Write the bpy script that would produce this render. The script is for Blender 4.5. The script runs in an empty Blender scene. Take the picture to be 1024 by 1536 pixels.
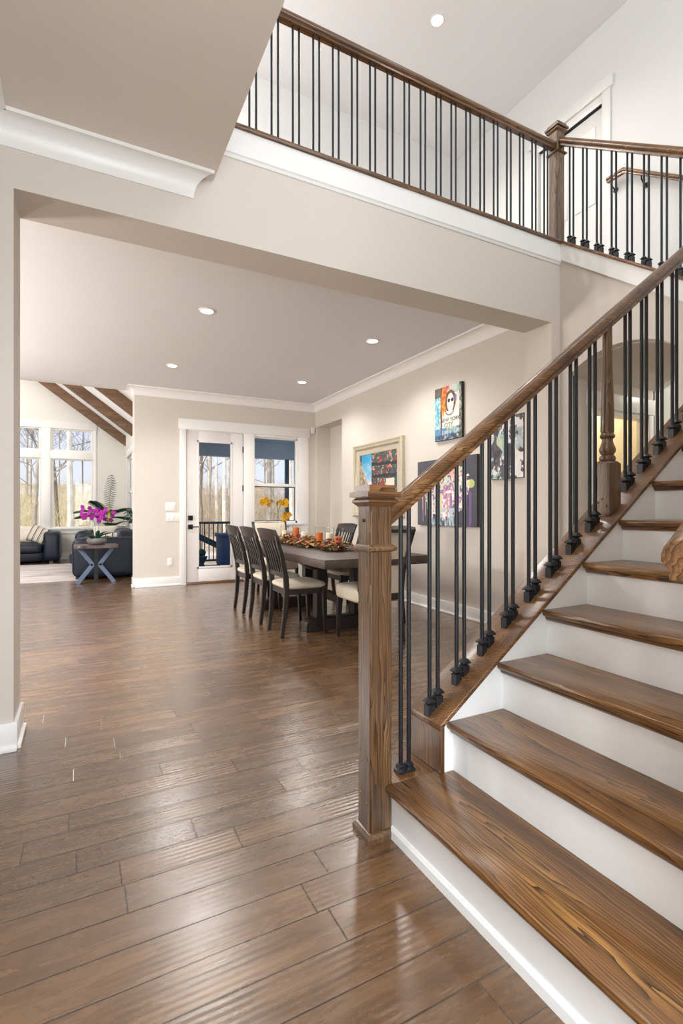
import bpy, bmesh, math, random
import numpy as np
from mathutils import Vector, Matrix
S = bpy.context.scene
C = S.collection
PI = math.pi
H = 1.15                                   # camera height

# ------------------------------------------------------------------ camera, world, sun, exposure
cd = bpy.data.cameras.new('camera')
cd.sensor_fit = 'HORIZONTAL'; cd.sensor_width = 36.0
cd.lens = 750.0 / 1024.0 * 36.0
cd.clip_start = 0.02; cd.clip_end = 400
cd.shift_y = -(768 - 767) / 1024.0
cam = bpy.data.objects.new('camera', cd); C.objects.link(cam)
YAW = math.atan((512 - 124) / 750.0)
cam.location = (0, 0, H); cam.rotation_euler = (PI / 2, 0, -YAW)
S.camera = cam

def lin(c):
    return tuple(((v / 255) / 12.92 if v / 255 <= .04045 else ((v / 255 + .055) / 1.055) ** 2.4) for v in c)

w = bpy.data.worlds.new('World'); S.world = w; w.use_nodes = True
nt = w.node_tree; nt.nodes.clear()
tc = nt.nodes.new('ShaderNodeTexCoord'); sep = nt.nodes.new('ShaderNodeSeparateXYZ')
rmp = nt.nodes.new('ShaderNodeValToRGB'); bg = nt.nodes.new('ShaderNodeBackground'); out = nt.nodes.new('ShaderNodeOutputWorld')
rmp.color_ramp.elements[0].position = 0.0; rmp.color_ramp.elements[0].color = (*lin((228, 234, 246)), 1)
rmp.color_ramp.elements[1].position = 0.55; rmp.color_ramp.elements[1].color = (*lin((176, 202, 244)), 1)
nt.links.new(tc.outputs['Generated'], sep.inputs[0]); nt.links.new(sep.outputs['Z'], rmp.inputs[0])
nt.links.new(rmp.outputs[0], bg.inputs[0]); nt.links.new(bg.outputs[0], out.inputs[0])
bg.inputs[1].default_value = 1.15

def light(name, kind, loc, energy, color=(1, 1, 1), rot=(0, 0, 0), size=.1, size_y=None, parent=None, spot=None):
    l = bpy.data.lights.new(name, kind); l.energy = energy; l.color = color
    if kind == 'AREA':
        l.size = size
        if size_y: l.shape = 'RECTANGLE'; l.size_y = size_y
    elif kind == 'SUN': l.angle = size
    else: l.shadow_soft_size = size
    if spot: l.spot_size = spot; l.spot_blend = .6
    o = bpy.data.objects.new(name, l); C.objects.link(o); o.location = loc; o.rotation_euler = rot
    if parent: o.parent = parent
    return o

sun = light('sun', 'SUN', (0, 0, 20), 4.4, (1, .94, .84), size=.01)
sun.rotation_euler = Vector((.55, .45, -.83)).to_track_quat('-Z', 'Y').to_euler()
# daylight entering by the tall entry windows behind the camera (lower doors and upper window)
light('entry_daylight', 'AREA', (.15, -1.4, 1.45), 118, (.88, .945, 1), (math.radians(72), 0, 0), 1.1, 2.3)
light('upper_window_daylight', 'AREA', (2.3, -1.4, 4.6), 45, (.93, .97, 1), (math.radians(78), 0, 0), 2.6, 2.0)

S.view_settings.view_transform = 'Standard'; S.view_settings.look = 'None'
S.view_settings.exposure = 0.0; S.view_settings.gamma = 1.0; S.view_settings.use_curve_mapping = False
cy = S.cycles
cy.max_bounces = 10; cy.diffuse_bounces = 5; cy.glossy_bounces = 4; cy.transmission_bounces = 6; cy.transparent_max_bounces = 12
cy.caustics_reflective = False; cy.caustics_refractive = False; cy.sample_clamp_indirect = 6.0
cy.use_denoising = True

# ------------------------------------------------------------------ materials
class G:
    """small node-graph helper"""
    def __init__(s, name):
        s.m = bpy.data.materials.new(name); s.m.use_nodes = True
        s.t = s.m.node_tree; s.t.nodes.clear()
        s.out = s.n('ShaderNodeOutputMaterial'); s.p = s.n('ShaderNodeBsdfPrincipled')
        s.l(s.p.outputs[0], s.out.inputs[0])
    def n(s, k, **kw):
        x = s.t.nodes.new(k)
        for a, b in kw.items(): setattr(x, a, b)
        return x
    def l(s, a, b): s.t.links.new(a, b)
    def put(s, sock, v):
        if hasattr(v, 'node'): s.l(v, sock)
        else: sock.default_value = v
    def math(s, op, a, b=0.0, c=None):
        x = s.n('ShaderNodeMath', operation=op)
        s.put(x.inputs[0], a); s.put(x.inputs[1], b)
        if c is not None: s.put(x.inputs[2], c)
        return x.outputs[0]
    def comb(s, x, y, z):
        k = s.n('ShaderNodeCombineXYZ'); s.put(k.inputs[0], x); s.put(k.inputs[1], y); s.put(k.inputs[2], z)
        return k.outputs[0]
    def noise(s, vec, scale, detail=3, rough=.5, dist=0.0, out=0):
        k = s.n('ShaderNodeTexNoise'); k.inputs['Scale'].default_value = scale; k.inputs['Detail'].default_value = detail
        k.inputs['Roughness'].default_value = rough; k.inputs['Distortion'].default_value = dist
        if vec is not None: s.l(vec, k.inputs['Vector'])
        return k.outputs[out]
    def ramp(s, f, stops):
        k = s.n('ShaderNodeValToRGB'); e = k.color_ramp.elements
        while len(e) < len(stops): e.new(.5)
        for i, (p, c) in enumerate(stops):
            e[i].position = p; e[i].color = (*c, 1) if len(c) == 3 else c
        s.put(k.inputs[0], f)
        return k.outputs[0]
    def mix(s, f, a, b, mode='MIX'):
        k = s.n('ShaderNodeMix', data_type='RGBA', blend_type=mode)
        s.put(k.inputs[0], f)
        for i, v in ((6, a), (7, b)):
            if hasattr(v, 'node'): s.l(v, k.inputs[i])
            else: k.inputs[i].default_value = (*v, 1) if len(v) == 3 else v
        return k.outputs[2]
    def bump(s, h, strength, dist=.01):
        k = s.n('ShaderNodeBump'); k.inputs['Strength'].default_value = strength; k.inputs['Distance'].default_value = dist
        s.l(h, k.inputs['Height']); s.l(k.outputs[0], s.p.inputs['Normal'])
    def set(s, **kw):
        for a, b in kw.items():
            i = s.p.inputs[a.replace('_', ' ')]
            if hasattr(b, 'node'): s.l(b, i)
            else: i.default_value = (*b, 1) if isinstance(b, tuple) and len(b) == 3 else b
    def obj(s): return s.n('ShaderNodeTexCoord').outputs['Object']

def plain(name, c, rough=.6, metal=0.0, var=.03, vscale=6.0, bump=0.0, bscale=200.0, coat=0.0, spec=.5):
    g = G(name); b = lin(c)
    n = g.noise(g.obj(), vscale, 3)
    g.set(Base_Color=g.ramp(n, [(.3, tuple(v * (1 - var) for v in b)), (.7, tuple(min(1, v * (1 + var)) for v in b))]),
          Roughness=rough, Metallic=metal, Coat_Weight=coat, Coat_Roughness=.15, Specular_IOR_Level=spec)
    if bump: g.bump(g.noise(g.obj(), bscale, 2), bump, .002)
    return g.m

def wood(name, axis, dark, mid, light_, rough=.3, coat=.25, gs=1.0):
    g = G(name)
    o = g.obj(); rnd = g.n('ShaderNodeObjectInfo').outputs['Random']
    sp = g.n('ShaderNodeSeparateXYZ'); g.l(o, sp.inputs[0])
    X, Y, Z = sp.outputs
    lo, a, b = {'x': (X, Y, Z), 'y': (Y, X, Z), 'z': (Z, X, Y)}[axis]
    sh = g.math('MULTIPLY', rnd, 37.0)
    lo2 = g.math('ADD', lo, sh)
    v1 = g.comb(g.math('MULTIPLY', lo2, .8 * gs), g.math('MULTIPLY', a, 7 * gs), g.math('MULTIPLY', b, 7 * gs))
    warp = g.noise(v1, 1.5, 3, .5)
    v0 = g.comb(g.math('MULTIPLY', lo2, 4.0), g.math('MULTIPLY', a, 60.0), g.math('MULTIPLY', b, 60.0))
    ph = g.math('ADD', g.math('MULTIPLY', g.math('ADD', a, b), 85.0 * gs), g.math('MULTIPLY', warp, 13.0))
    ph = g.math('ADD', ph, g.math('MULTIPLY', g.noise(v0, 1.0, 2), .7))
    rings = g.math('FRACT', ph)                                     # sharp latewood edge, slow fade
    rings = g.math('POWER', rings, 2.2)
    v2 = g.comb(g.math('MULTIPLY', lo2, 6.0), g.math('MULTIPLY', a, 230.0), g.math('MULTIPLY', b, 230.0))
    pore = g.noise(v2, 1.0, 3, .6)
    v3 = g.comb(g.math('MULTIPLY', lo2, 1.3), g.math('MULTIPLY', a, 14.0), g.math('MULTIPLY', b, 14.0))
    big = g.noise(v3, 1.0, 3, .5)
    base = g.ramp(big, [(.25, lin(dark)), (.5, lin(mid)), (.75, lin(light_))])
    dk = tuple(v * .34 for v in lin(dark))
    c1 = g.mix(g.math('MULTIPLY', rings, g.math('MULTIPLY_ADD', big, 1.2, .36)), base, dk)
    pl = g.ramp(pore, [(.52, (0, 0, 0)), (.64, (1, 1, 1))])
    c2 = g.mix(g.math('MULTIPLY', pl, .62), c1, dk)
    g.set(Base_Color=c2, Roughness=rough, Coat_Weight=coat, Coat_Roughness=.2)
    g.bump(g.math('ADD', pore, g.math('MULTIPLY', rings, .5)), .12, .002)
    return g.m

def emis(name, c, s):
    m = bpy.data.materials.new(name); m.use_nodes = True; t = m.node_tree; t.nodes.clear()
    o = t.nodes.new('ShaderNodeOutputMaterial'); e = t.nodes.new('ShaderNodeEmission')
    e.inputs[0].default_value = (*c, 1); e.inputs[1].default_value = s; t.links.new(e.outputs[0], o.inputs[0])
    return m

def glass_mat(name, tint=(1, 1, 1), k=.8):
    m = bpy.data.materials.new(name); m.use_nodes = True; t = m.node_tree; t.nodes.clear()
    o = t.nodes.new('ShaderNodeOutputMaterial'); mx = t.nodes.new('ShaderNodeMixShader')
    tr = t.nodes.new('ShaderNodeBsdfTransparent'); gl = t.nodes.new('ShaderNodeBsdfGlossy'); fr = t.nodes.new('ShaderNodeFresnel')
    fr.inputs[0].default_value = 1.3
    tr.inputs[0].default_value = (*tint, 1); gl.inputs['Roughness'].default_value = .02
    ml = t.nodes.new('ShaderNodeMath'); ml.operation = 'MULTIPLY'; ml.inputs[1].default_value = k
    t.links.new(fr.outputs[0], ml.inputs[0]); t.links.new(ml.outputs[0], mx.inputs[0]); t.links.new(tr.outputs[0], mx.inputs[1]); t.links.new(gl.outputs[0], mx.inputs[2])
    t.links.new(mx.outputs[0], o.inputs[0])
    return m

def floor_mat():
    g = G('hand_scraped_planks')
    sp = g.n('ShaderNodeSeparateXYZ'); g.l(g.obj(), sp.inputs[0]); X, Y, Z = sp.outputs
    W, L = .1232, .56
    yy = g.math('DIVIDE', g.math('SUBTRACT', Y, 1.305), W)
    row = g.math('FLOOR', yy); fy = g.math('FRACT', yy)
    wn = g.n('ShaderNodeTexWhiteNoise', noise_dimensions='1D'); g.l(row, wn.inputs['W'])
    xx = g.math('ADD', g.math('DIVIDE', X, L), g.math('MULTIPLY', wn.outputs['Value'], 7.31))
    # unequal boards: bend the running coordinate a little
    xx = g.math('ADD', xx, g.math('MULTIPLY', g.math('SINE', g.math('MULTIPLY', xx, 2.1)), .33))
    col = g.math('FLOOR', xx); fx = g.math('FRACT', xx)
    idv = g.comb(row, col, 0)
    w3 = g.n('ShaderNodeTexWhiteNoise', noise_dimensions='3D'); g.l(idv, w3.inputs['Vector'])
    r1 = w3.outputs['Value']
    ey = g.math('MINIMUM', fy, g.math('SUBTRACT', 1.0, fy))            # 0 at the long seams
    ex = g.math('MINIMUM', fx, g.math('SUBTRACT', 1.0, fx))
    gy = g.math('SUBTRACT', 1.0, g.math('MINIMUM', g.math('DIVIDE', ey, .026), 1.0))
    gx = g.math('SUBTRACT', 1.0, g.math('MINIMUM', g.math('DIVIDE', ex, .0075), 1.0))
    groove = g.math('MAXIMUM', gy, gx)
    vv = g.comb(g.math('ADD', g.math('MULTIPLY', X, 2.2), g.math('MULTIPLY', r1, 31.0)), g.math('MULTIPLY', Y, 13.0), g.math('MULTIPLY', r1, 9.0))
    n1 = g.noise(vv, 1.5, 5, .6, .4)
    n2 = g.noise(g.comb(g.math('MULTIPLY', X, 9.0), g.math('MULTIPLY', Y, 130.0), r1), 1.0, 3, .6)
    n3 = g.noise(g.comb(g.math('ADD', g.math('MULTIPLY', X, 5.0), g.math('MULTIPLY', r1, 17.0)), g.math('MULTIPLY', Y, 20.0), 0.0), 1.0, 4, .6, 1.2)
    base = g.ramp(n1, [(.25, lin((80, 56, 35))), (.5, lin((103, 76, 50))), (.78, lin((127, 98, 68)))])
    tone = g.ramp(r1, [(0, (.80, .79, .78)), (1, (1.16, 1.13, 1.10))])
    c = g.mix(1.0, base, tone, 'MULTIPLY')
    fine = g.ramp(n2, [(.4, (1, 1, 1)), (.75, (.88, .87, .86))])
    c = g.mix(.6, c, fine, 'MULTIPLY')
    fig = g.math('MULTIPLY', g.math('POWER', g.math('MULTIPLY_ADD', g.math('SINE', g.math('MULTIPLY', n3, 60.0)), .5, .5), 6.0), .20)
    c = g.mix(fig, c, lin((150, 108, 78)))
    c = g.mix(g.math('MULTIPLY', groove, .9), c, lin((36, 22, 15)))
    g.set(Base_Color=c, Roughness=g.math('MULTIPLY_ADD', n1, .12, .21), Specular_IOR_Level=.75)
    g.set(Coat_Weight=.75, Coat_Roughness=.26)
    # hand-scraped ripples run along each board, stronger on some boards
    wob = g.noise(g.comb(g.math('MULTIPLY', X, 2.4), g.math('MULTIPLY', Y, 6.0), g.math('MULTIPLY', r1, 50.0)), 1.0, 2)
    rip = g.math('SINE', g.math('MULTIPLY', g.math('ADD', Y, g.math('MULTIPLY', wob, .016)), 2 * PI / .0205))
    amt = g.math('MULTIPLY', g.math('MULTIPLY_ADD', r1, .7, .3), g.ramp(g.noise(g.comb(X, Y, g.math('MULTIPLY', r1, 20.0)), 2.2, 2), [(.35, (.15, .15, .15)), (.65, (1, 1, 1))]))
    hgt = g.math('ADD', g.math('MULTIPLY', g.math('MULTIPLY', rip, amt), .19), g.math('MULTIPLY', groove, -.5))
    hgt = g.math('ADD', hgt, g.math('MULTIPLY', wob, .35))
    g.bump(hgt, .55, .006)
    return g.m

def attr_mat(name, rough=.55):
    g = G(name); a = g.n('ShaderNodeAttribute', attribute_name='Col')
    n = g.noise(g.obj(), 260.0, 2)
    g.set(Base_Color=a.outputs['Color'], Roughness=rough); g.bump(n, .25, .002)
    return g.m

M = dict(
    floor=floor_mat(),
    wall=plain('greige_wall_paint', (212, 204, 194), .7, var=.012, vscale=1.5, bump=.05, bscale=380, spec=.3),
    wall_up=plain('lightened_wall_paint', (231, 231, 228), .7, var=.01, vscale=1.5, bump=.05, bscale=380, spec=.3),  # same wall paint; upstairs brightness lightened into the colour
    wall_living=plain('pale_grey_wall_paint', (222, 220, 213), .7, var=.01, vscale=1.5, spec=.3),
    ceil=plain('ceiling_paint', (226, 228, 229), .8, var=.01, vscale=1.2, spec=.2),
    ceil_warm=plain('warm_ceiling_paint', (226, 217, 206), .8, var=.01, vscale=1.2, spec=.2),
    ceil_white=plain('white_ceiling_paint', (240, 240, 240), .8, var=.008, vscale=1.2, spec=.2),
    trim=plain('white_trim_paint', (238, 237, 234), .35, var=.01, vscale=3),
    door=plain('white_door_paint', (232, 229, 226), .4, var=.01, vscale=3),
    riser=plain('white_riser_paint', (238, 240, 241), .42, var=.018, vscale=5),
    oak_x=wood('dark_oak_x', 'x', (80, 53, 31), (126, 87, 52), (162, 119, 73)),
    oak_y=wood('dark_oak_y', 'y', (80, 52, 26), (136, 92, 46), (178, 130, 70), .30, .25),
    oak_z=wood('dark_oak_z', 'z', (72, 50, 33), (118, 87, 58), (154, 122, 86)),
    oak_end=wood('dark_oak_board', 'z', (74, 48, 28), (114, 76, 44), (144, 102, 62)),
    iron=plain('black_iron', (34, 36, 40), .42, .35, var=.1),
    black=plain('black_metal', (16, 15, 15), .4, .4),
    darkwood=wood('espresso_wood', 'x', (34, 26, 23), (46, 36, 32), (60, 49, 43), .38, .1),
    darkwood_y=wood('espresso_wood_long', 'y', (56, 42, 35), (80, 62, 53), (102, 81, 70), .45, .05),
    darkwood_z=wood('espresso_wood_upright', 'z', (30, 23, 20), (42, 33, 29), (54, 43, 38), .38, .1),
    beamwood=wood('stained_beam', 'x', (100, 74, 54), (134, 102, 76), (160, 126, 96), .7, 0),
    cream=plain('cream_upholstery', (206, 194, 175), .9, var=.05, vscale=25, bump=.3, bscale=500, spec=.2),
    pillow=plain('ivory_pillow', (214, 207, 196), .9, var=.04, bump=.3, bscale=300, spec=.2),
    leather=plain('dark_navy_leather', (20, 27, 42), .42, var=.12, vscale=5, bump=.35, bscale=90, spec=.35),
    glass=glass_mat('window_glass'),
    clear=glass_mat('clear_glass', (.97, .98, .97), .35),
    plate=plain('white_plastic', (236, 234, 230), .35),
    gilt=plain('champagne_frame', (196, 186, 164), .38, .25, var=.08, vscale=30),
    liner=plain('linen_liner', (190, 180, 160), .8),
    canvas_edge=plain('dark_canvas_edge', (52, 50, 52), .7),
    paint=attr_mat('oil_paint'),
    fabric_attr=attr_mat('woven_stripe', .9),
    candle_w=plain('ivory_wax', (236, 226, 200), .45),
    candle_o=plain('orange_wax', (206, 108, 34), .45),
    leaf=plain('deep_green_leaf', (34, 74, 52), .4, var=.35, vscale=14),
    leaf2=plain('mid_green_leaf', (52, 96, 54), .45, var=.3, vscale=14),
    leafy=plain('lime_green_stalk', (170, 184, 44), .5, var=.2),
    fall_o=plain('rust_orange_leaf', (158, 92, 54), .8, var=.35, vscale=40),
    fall_y=plain('ochre_leaf', (172, 140, 84), .8, var=.3, vscale=30),
    fall_g=plain('olive_leaf', (86, 84, 50), .8, var=.3, vscale=30),
    berry=plain('dark_red_berry', (128, 32, 34), .4, var=.2),
    magenta=plain('magenta_petal', (158, 20, 146), .5, var=.25, vscale=40),
    yellow=plain('golden_petal', (214, 160, 12), .5, var=.2, vscale=40),
    pot_grey=plain('grey_ceramic', (112, 108, 106), .5, var=.05),
    pot_white=plain('white_ceramic', (214, 212, 208), .3),
    slatewood=wood('live_edge_top', 'x', (70, 56, 54), (98, 80, 76), (124, 104, 98), .4, .1),
    bluegrey=plain('blue_grey_metal', (92, 106, 128), .45, .1, var=.06),
    rug=None,
    deck=plain('blue_grey_decking', (150, 168, 190), .7, var=.06),
    porch=plain('slate_blue_porch_paint', (168, 184, 194), .7, var=.05),
    porch_dark=plain('dark_blue_porch_post', (48, 70, 90), .5),
    navy=plain('navy_cover', (28, 62, 108), .6, var=.1),
    bark=plain('grey_bark', (176, 164, 148), .9, var=.25, vscale=3, bump=.5, bscale=30),
    bark_pale=plain('pale_bark', (226, 218, 204), .85, var=.18, vscale=4, bump=.4, bscale=20),
    bark_dark=plain('dark_bark', (132, 118, 104), .9, var=.25, vscale=3, bump=.5, bscale=30),
    twig=plain('tan_twigs', (196, 178, 150), .95, var=.3, vscale=.8),
    twig_y=plain('straw_twigs', (216, 202, 160), .95, var=.25, vscale=.8),
    lamp=emis('lamp_lens', (1, .97, .92), 14.0),
    warm=plain('warm_cream_paint', (240, 230, 204), .7),
)
g = G('striped_rug'); sp = g.n('ShaderNodeSeparateXYZ'); g.l(g.obj(), sp.inputs[0])
ny = g.noise(g.comb(g.math('MULTIPLY', sp.outputs[0], 1.0), g.math('MULTIPLY', sp.outputs[1], 9.0), 0.0), 1.0, 4, .7)
g.set(Base_Color=g.ramp(ny, [(.38, lin((160, 148, 144))), (.5, lin((206, 198, 194))), (.7, lin((224, 218, 214)))]), Roughness=.95)
M['rug'] = g.m
g = G('leaf_litter'); n = g.noise(g.obj(), .45, 6, .7); n2 = g.noise(g.obj(), .12, 3)
c = g.ramp(n, [(.3, lin((128, 106, 84))), (.5, lin((176, 154, 126))), (.7, lin((212, 200, 184)))])
g.set(Base_Color=g.mix(g.ramp(n2, [(.5, (0, 0, 0)), (.6, (.6, .6, .6))]), c, lin((214, 218, 226))), Roughness=.95)
M['ground'] = g.m

# ------------------------------------------------------------------ mesh builder
class MB:
    def __init__(s): s.v = []; s.f = []
    def add(s, vs, fs):
        o = len(s.v); s.v += [tuple(v) for v in vs]; s.f += [tuple(i + o for i in f) for f in fs]; return s
    def box(s, x0, y0, z0, x1, y1, z1):
        if x0 > x1: x0, x1 = x1, x0
        if y0 > y1: y0, y1 = y1, y0
        if z0 > z1: z0, z1 = z1, z0
        return s.add([(x0, y0, z0), (x1, y0, z0), (x1, y1, z0), (x0, y1, z0), (x0, y0, z1), (x1, y0, z1), (x1, y1, z1), (x0, y1, z1)],
                     [(0, 3, 2, 1), (4, 5, 6, 7), (0, 1, 5, 4), (1, 2, 6, 5), (2, 3, 7, 6), (3, 0, 4, 7)])
    def ext(s, poly, vec):
        n = len(poly); v = Vector(vec); p = [Vector(q) for q in poly]
        return s.add(p + [q + v for q in p], [tuple(range(n))[::-1], tuple(range(n, 2 * n))] + [(i, (i + 1) % n, n + (i + 1) % n, n + i) for i in range(n)])
    def prism(s, poly, axis, a, b):
        if axis == 'x': return s.ext([(a, p, q) for p, q in poly], (b - a, 0, 0))
        if axis == 'y': return s.ext([(p, a, q) for p, q in poly], (0, b - a, 0))
        return s.ext([(p, q, a) for p, q in poly], (0, 0, b - a))
    def loft(s, rings, closed=True, caps=True):
        n = len(rings[0]); o = len(s.v)
        for r in rings: s.v += [tuple(p) for p in r]
        for k in range(len(rings) - 1):
            for i in range(n if closed else n - 1):
                j = (i + 1) % n
                s.f.append((o + k * n + i, o + k * n + j, o + (k + 1) * n + j, o + (k + 1) * n + i))
        if caps and closed:
            s.f.append(tuple(o + i for i in range(n))[::-1]); s.f.append(tuple(o + (len(rings) - 1) * n + i for i in range(n)))
        return s
    def tube(s, pts, rad, n=8):
        pts = [Vector(p) for p in pts]
        if not hasattr(rad, '__len__'): rad = [rad] * len(pts)
        rings = []; up = None
        for i, p in enumerate(pts):
            d = (pts[min(i + 1, len(pts) - 1)] - pts[max(i - 1, 0)]).normalized()
            if up is None:
                up = Vector((0, 0, 1)) if abs(d.z) < .9 else Vector((1, 0, 0))
            a = d.cross(up).normalized(); b = a.cross(d).normalized(); up = b
            rings.append([p + (a * math.cos(2 * PI * k / n) + b * math.sin(2 * PI * k / n)) * rad[i] for k in range(n)])
        return s.loft(rings)
    def bar(s, pts, w, d, side=(0, 1, 0)):
        """rectangular section swept along pts: w along side, d across"""
        pts = [Vector(p) for p in pts]; sd = Vector(side).normalized(); rings = []
        for i, p in enumerate(pts):
            t = (pts[min(i + 1, len(pts) - 1)] - pts[max(i - 1, 0)]).normalized()
            nn = t.cross(sd).normalized(); ss = nn.cross(t).normalized()
            ww = w[i] if hasattr(w, '__len__') else w; dd = d[i] if hasattr(d, '__len__') else d
            rings.append([p + ss * ww / 2 + nn * dd / 2, p - ss * ww / 2 + nn * dd / 2, p - ss * ww / 2 - nn * dd / 2, p + ss * ww / 2 - nn * dd / 2])
        return s.loft(rings)
    def lathe(s, prof, c=(0, 0, 0), n=24):
        return s.loft([[(c[0] + r * math.cos(2 * PI * k / n), c[1] + r * math.sin(2 * PI * k / n), c[2] + z) for k in range(n)] for r, z in prof])
    def sq(s, prof, c=(0, 0, 0)):
        """stack of square sections (half width, z)"""
        return s.loft([[(c[0] - h, c[1] - h, c[2] + z), (c[0] + h, c[1] - h, c[2] + z), (c[0] + h, c[1] + h, c[2] + z), (c[0] - h, c[1] + h, c[2] + z)] for h, z in prof])
    def soft(s, c, h, e=.35, e2=None, nu=32, nv=20, rot=None):
        """super-ellipsoid: a soft box"""
        e2 = e if e2 is None else e2
        f = lambda t, p: math.copysign(abs(t) ** p, t)
        R = rot or Matrix.Identity(3); rings = []
        for i in range(nv + 1):
            v = -PI / 2 + PI * i / nv
            rings.append([Vector(c) + R @ Vector((h[0] * f(math.cos(v), e2) * f(math.cos(u), e), h[1] * f(math.cos(v), e2) * f(math.sin(u), e), h[2] * f(math.sin(v), e2)))
                          for u in [2 * PI * k / nu + PI / nu for k in range(nu)]])
        return s.loft(rings)
    def leaf(s, base, d, length, width, droop=.3, fold=.12, n=6):
        """a bent leaf blade with a folded midrib"""
        base = Vector(base); d = Vector(d).normalized(); side = d.cross(Vector((0, 0, 1)))
        side = side.normalized() if side.length > 1e-3 else Vector((1, 0, 0))
        p = base.copy(); rings = []
        for i in range(n + 1):
            t = i / n; wv = width * math.sin(PI * min(1, t * .92 + .06)) ** .8 / 2
            up = side.cross(d).normalized()
            rings.append([p - side * wv + up * wv * fold * 2, p, p + side * wv + up * wv * fold * 2])
            d = (d + Vector((0, 0, -droop / n))).normalized(); p = p + d * length / n
        o = len(s.v)
        for r in rings: s.v += [tuple(q) for q in r]
        for k in range(n):
            for i in range(2): s.f.append((o + k * 3 + i, o + k * 3 + i + 1, o + (k + 1) * 3 + i + 1, o + (k + 1) * 3 + i))
        return s

def tag(o, label=None, cat=None, group=None, kind=None):
    if label: o['label'] = label
    if cat: o['category'] = cat
    if group: o['group'] = group
    if kind: o['kind'] = kind
    return o

def wloc(o):
    v = Vector((0, 0, 0))
    while o: v += o.location; o = o.parent
    return v

def obj(name, mb, mat, parent=None, bevel=0.0, seg=2, smooth=False, solid=0.0, local=False):
    """link mb (world coordinates unless local) as one mesh object"""
    me = bpy.data.meshes.new(name)
    off = Vector((0, 0, 0)) if (local or parent is None) else wloc(parent)
    me.from_pydata([tuple(Vector(v) - off) for v in mb.v], [], mb.f)
    bm = bmesh.new(); bm.from_mesh(me)
    bmesh.ops.recalc_face_normals(bm, faces=bm.faces)
    if bevel:
        ed = [e for e in bm.edges if len(e.link_faces) == 2 and e.calc_face_angle(0) > .5]
        bmesh.ops.bevel(bm, geom=ed, offset=bevel, segments=seg, profile=.5, affect='EDGES', clamp_overlap=True)
    bm.to_mesh(me); bm.free()
    if smooth or bevel:
        for p in me.polygons: p.use_smooth = True
        try: me.set_sharp_from_angle(angle=.7)
        except Exception: pass
    me.materials.append(mat)
    o = bpy.data.objects.new(name, me); C.objects.link(o)
    if parent: o.parent = parent
    if solid:
        md = o.modifiers.new('thick', 'SOLIDIFY'); md.thickness = solid; md.offset = 0
    return o

def thing(name, label, cat, loc=(0, 0, 0), rz=0.0, group=None):
    o = bpy.data.objects.new(name, None); C.objects.link(o); o.location = loc; o.rotation_euler = (0, 0, rz)
    o.empty_display_size = .1
    return tag(o, label, cat, group)

def struct(name, mb, mat, bevel=0.0, parent=None, **k):
    o = obj(name, mb, mat, parent, bevel, **k)
    if parent is None: o['kind'] = 'structure'
    return o

def dup(root, loc, rz=0.0, label=None, group=None):
    r = root.copy(); C.objects.link(r); r.location = loc; r.rotation_euler = (0, 0, rz)
    if label: r['label'] = label
    if group: r['group'] = group
    for ch in list(root.children):
        c = ch.copy(); C.objects.link(c); c.parent = r
        for gch in list(ch.children):
            d = gch.copy(); C.objects.link(d); d.parent = c
    return r

# ------------------------------------------------------------------ the house shell
YW0, YW1 = 2.87, 3.15            # wall with the wide opening
XR = 3.656                       # dining room right wall
YB = 8.09                        # dining room back wall
ZC = 3.03                        # lower ceilings
XF = 3.54                        # wall under the second flight
X2 = 4.69                        # upper stair wall
ZU = 6.10                        # upper ceiling
YV = 13.73                       # living room window wall
XL = .95                         # living room right wall

struct('floor', MB().box(-7, -1.6, -.12, 6.2, 8.28, 0).box(-7, 8.28, -.12, 1.1, 13.9, 0), M['floor'])

struct('wall_opening', MB().box(-1.6, YW0, 0, -.296, YW1, 2.71).box(3.434, YW0, 0, XF, YW1, 2.71).box(-1.6, YW0, 2.71, XF, YW1, 3.36), M['wall'])
struct('wall_dining_right', MB().box(XR, YW1, 0, XR + .14, 6.9, ZC).box(XR, 6.9, 0, XR + .255, 7.055, ZC).box(XR, 7.055, 2.627, XR + .255, 8.0, ZC).box(XR, 8.0, 0, XR + .5, YB + .2, ZC)
       .box(XR + .255, 6.9, 0, XR + .4, 8.0, ZC).box(XF, YW1 - .01, 0, XR, YW1 + .02, ZC), M['wall'])
struct('wall_dining_back', MB().box(.69, YB, 0, 1.36, YB + .2, 3.4).box(1.36, YB, 2.45, 3.42, YB + .2, 3.4).box(3.42, YB, 0, XR, YB + .2, 3.4)
       .box(2.50, YB, 0, 3.42, YB + .2, .94), M['wall'])
struct('ceiling_dining', MB().box(-7, YW1, ZC, XR + .3, 8.38, ZC + .15), M['ceil'])
struct('ceiling_foyer', MB().box(-.6, -1.6, ZC, .66, YW0, ZC + .3), M['ceil_warm'])
struct('wall_foyer_left', MB().box(-.56, -1.6, 0, -.416, YW0, ZC), M['wall'])
struct('wall_foyer_front', MB().box(-.56, -1.7, 0, -.35, -1.6, ZU).box(.75, -1.7, 0, X2, -1.6, 3.4).box(-.35, -1.7, 2.75, .75, -1.6, ZU)
       .box(.75, -1.7, 5.7, X2, -1.6, ZU).box(3.7, -1.7, 3.4, X2, -1.6, 5.7), M['wall_up'])
struct('wall_room_above', MB().box(.5, -1.6, ZC + .3, .66, 2.84, ZU), M['wall_up'])
struct('wall_stair_near', MB().box(1.0, .22, 0, X2, .335, 3.34), M['wall'])
struct('wall_kitchen_left', MB().box(-7.1, YW1, 0, -7, 14, 3.2), M['wall'])

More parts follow.
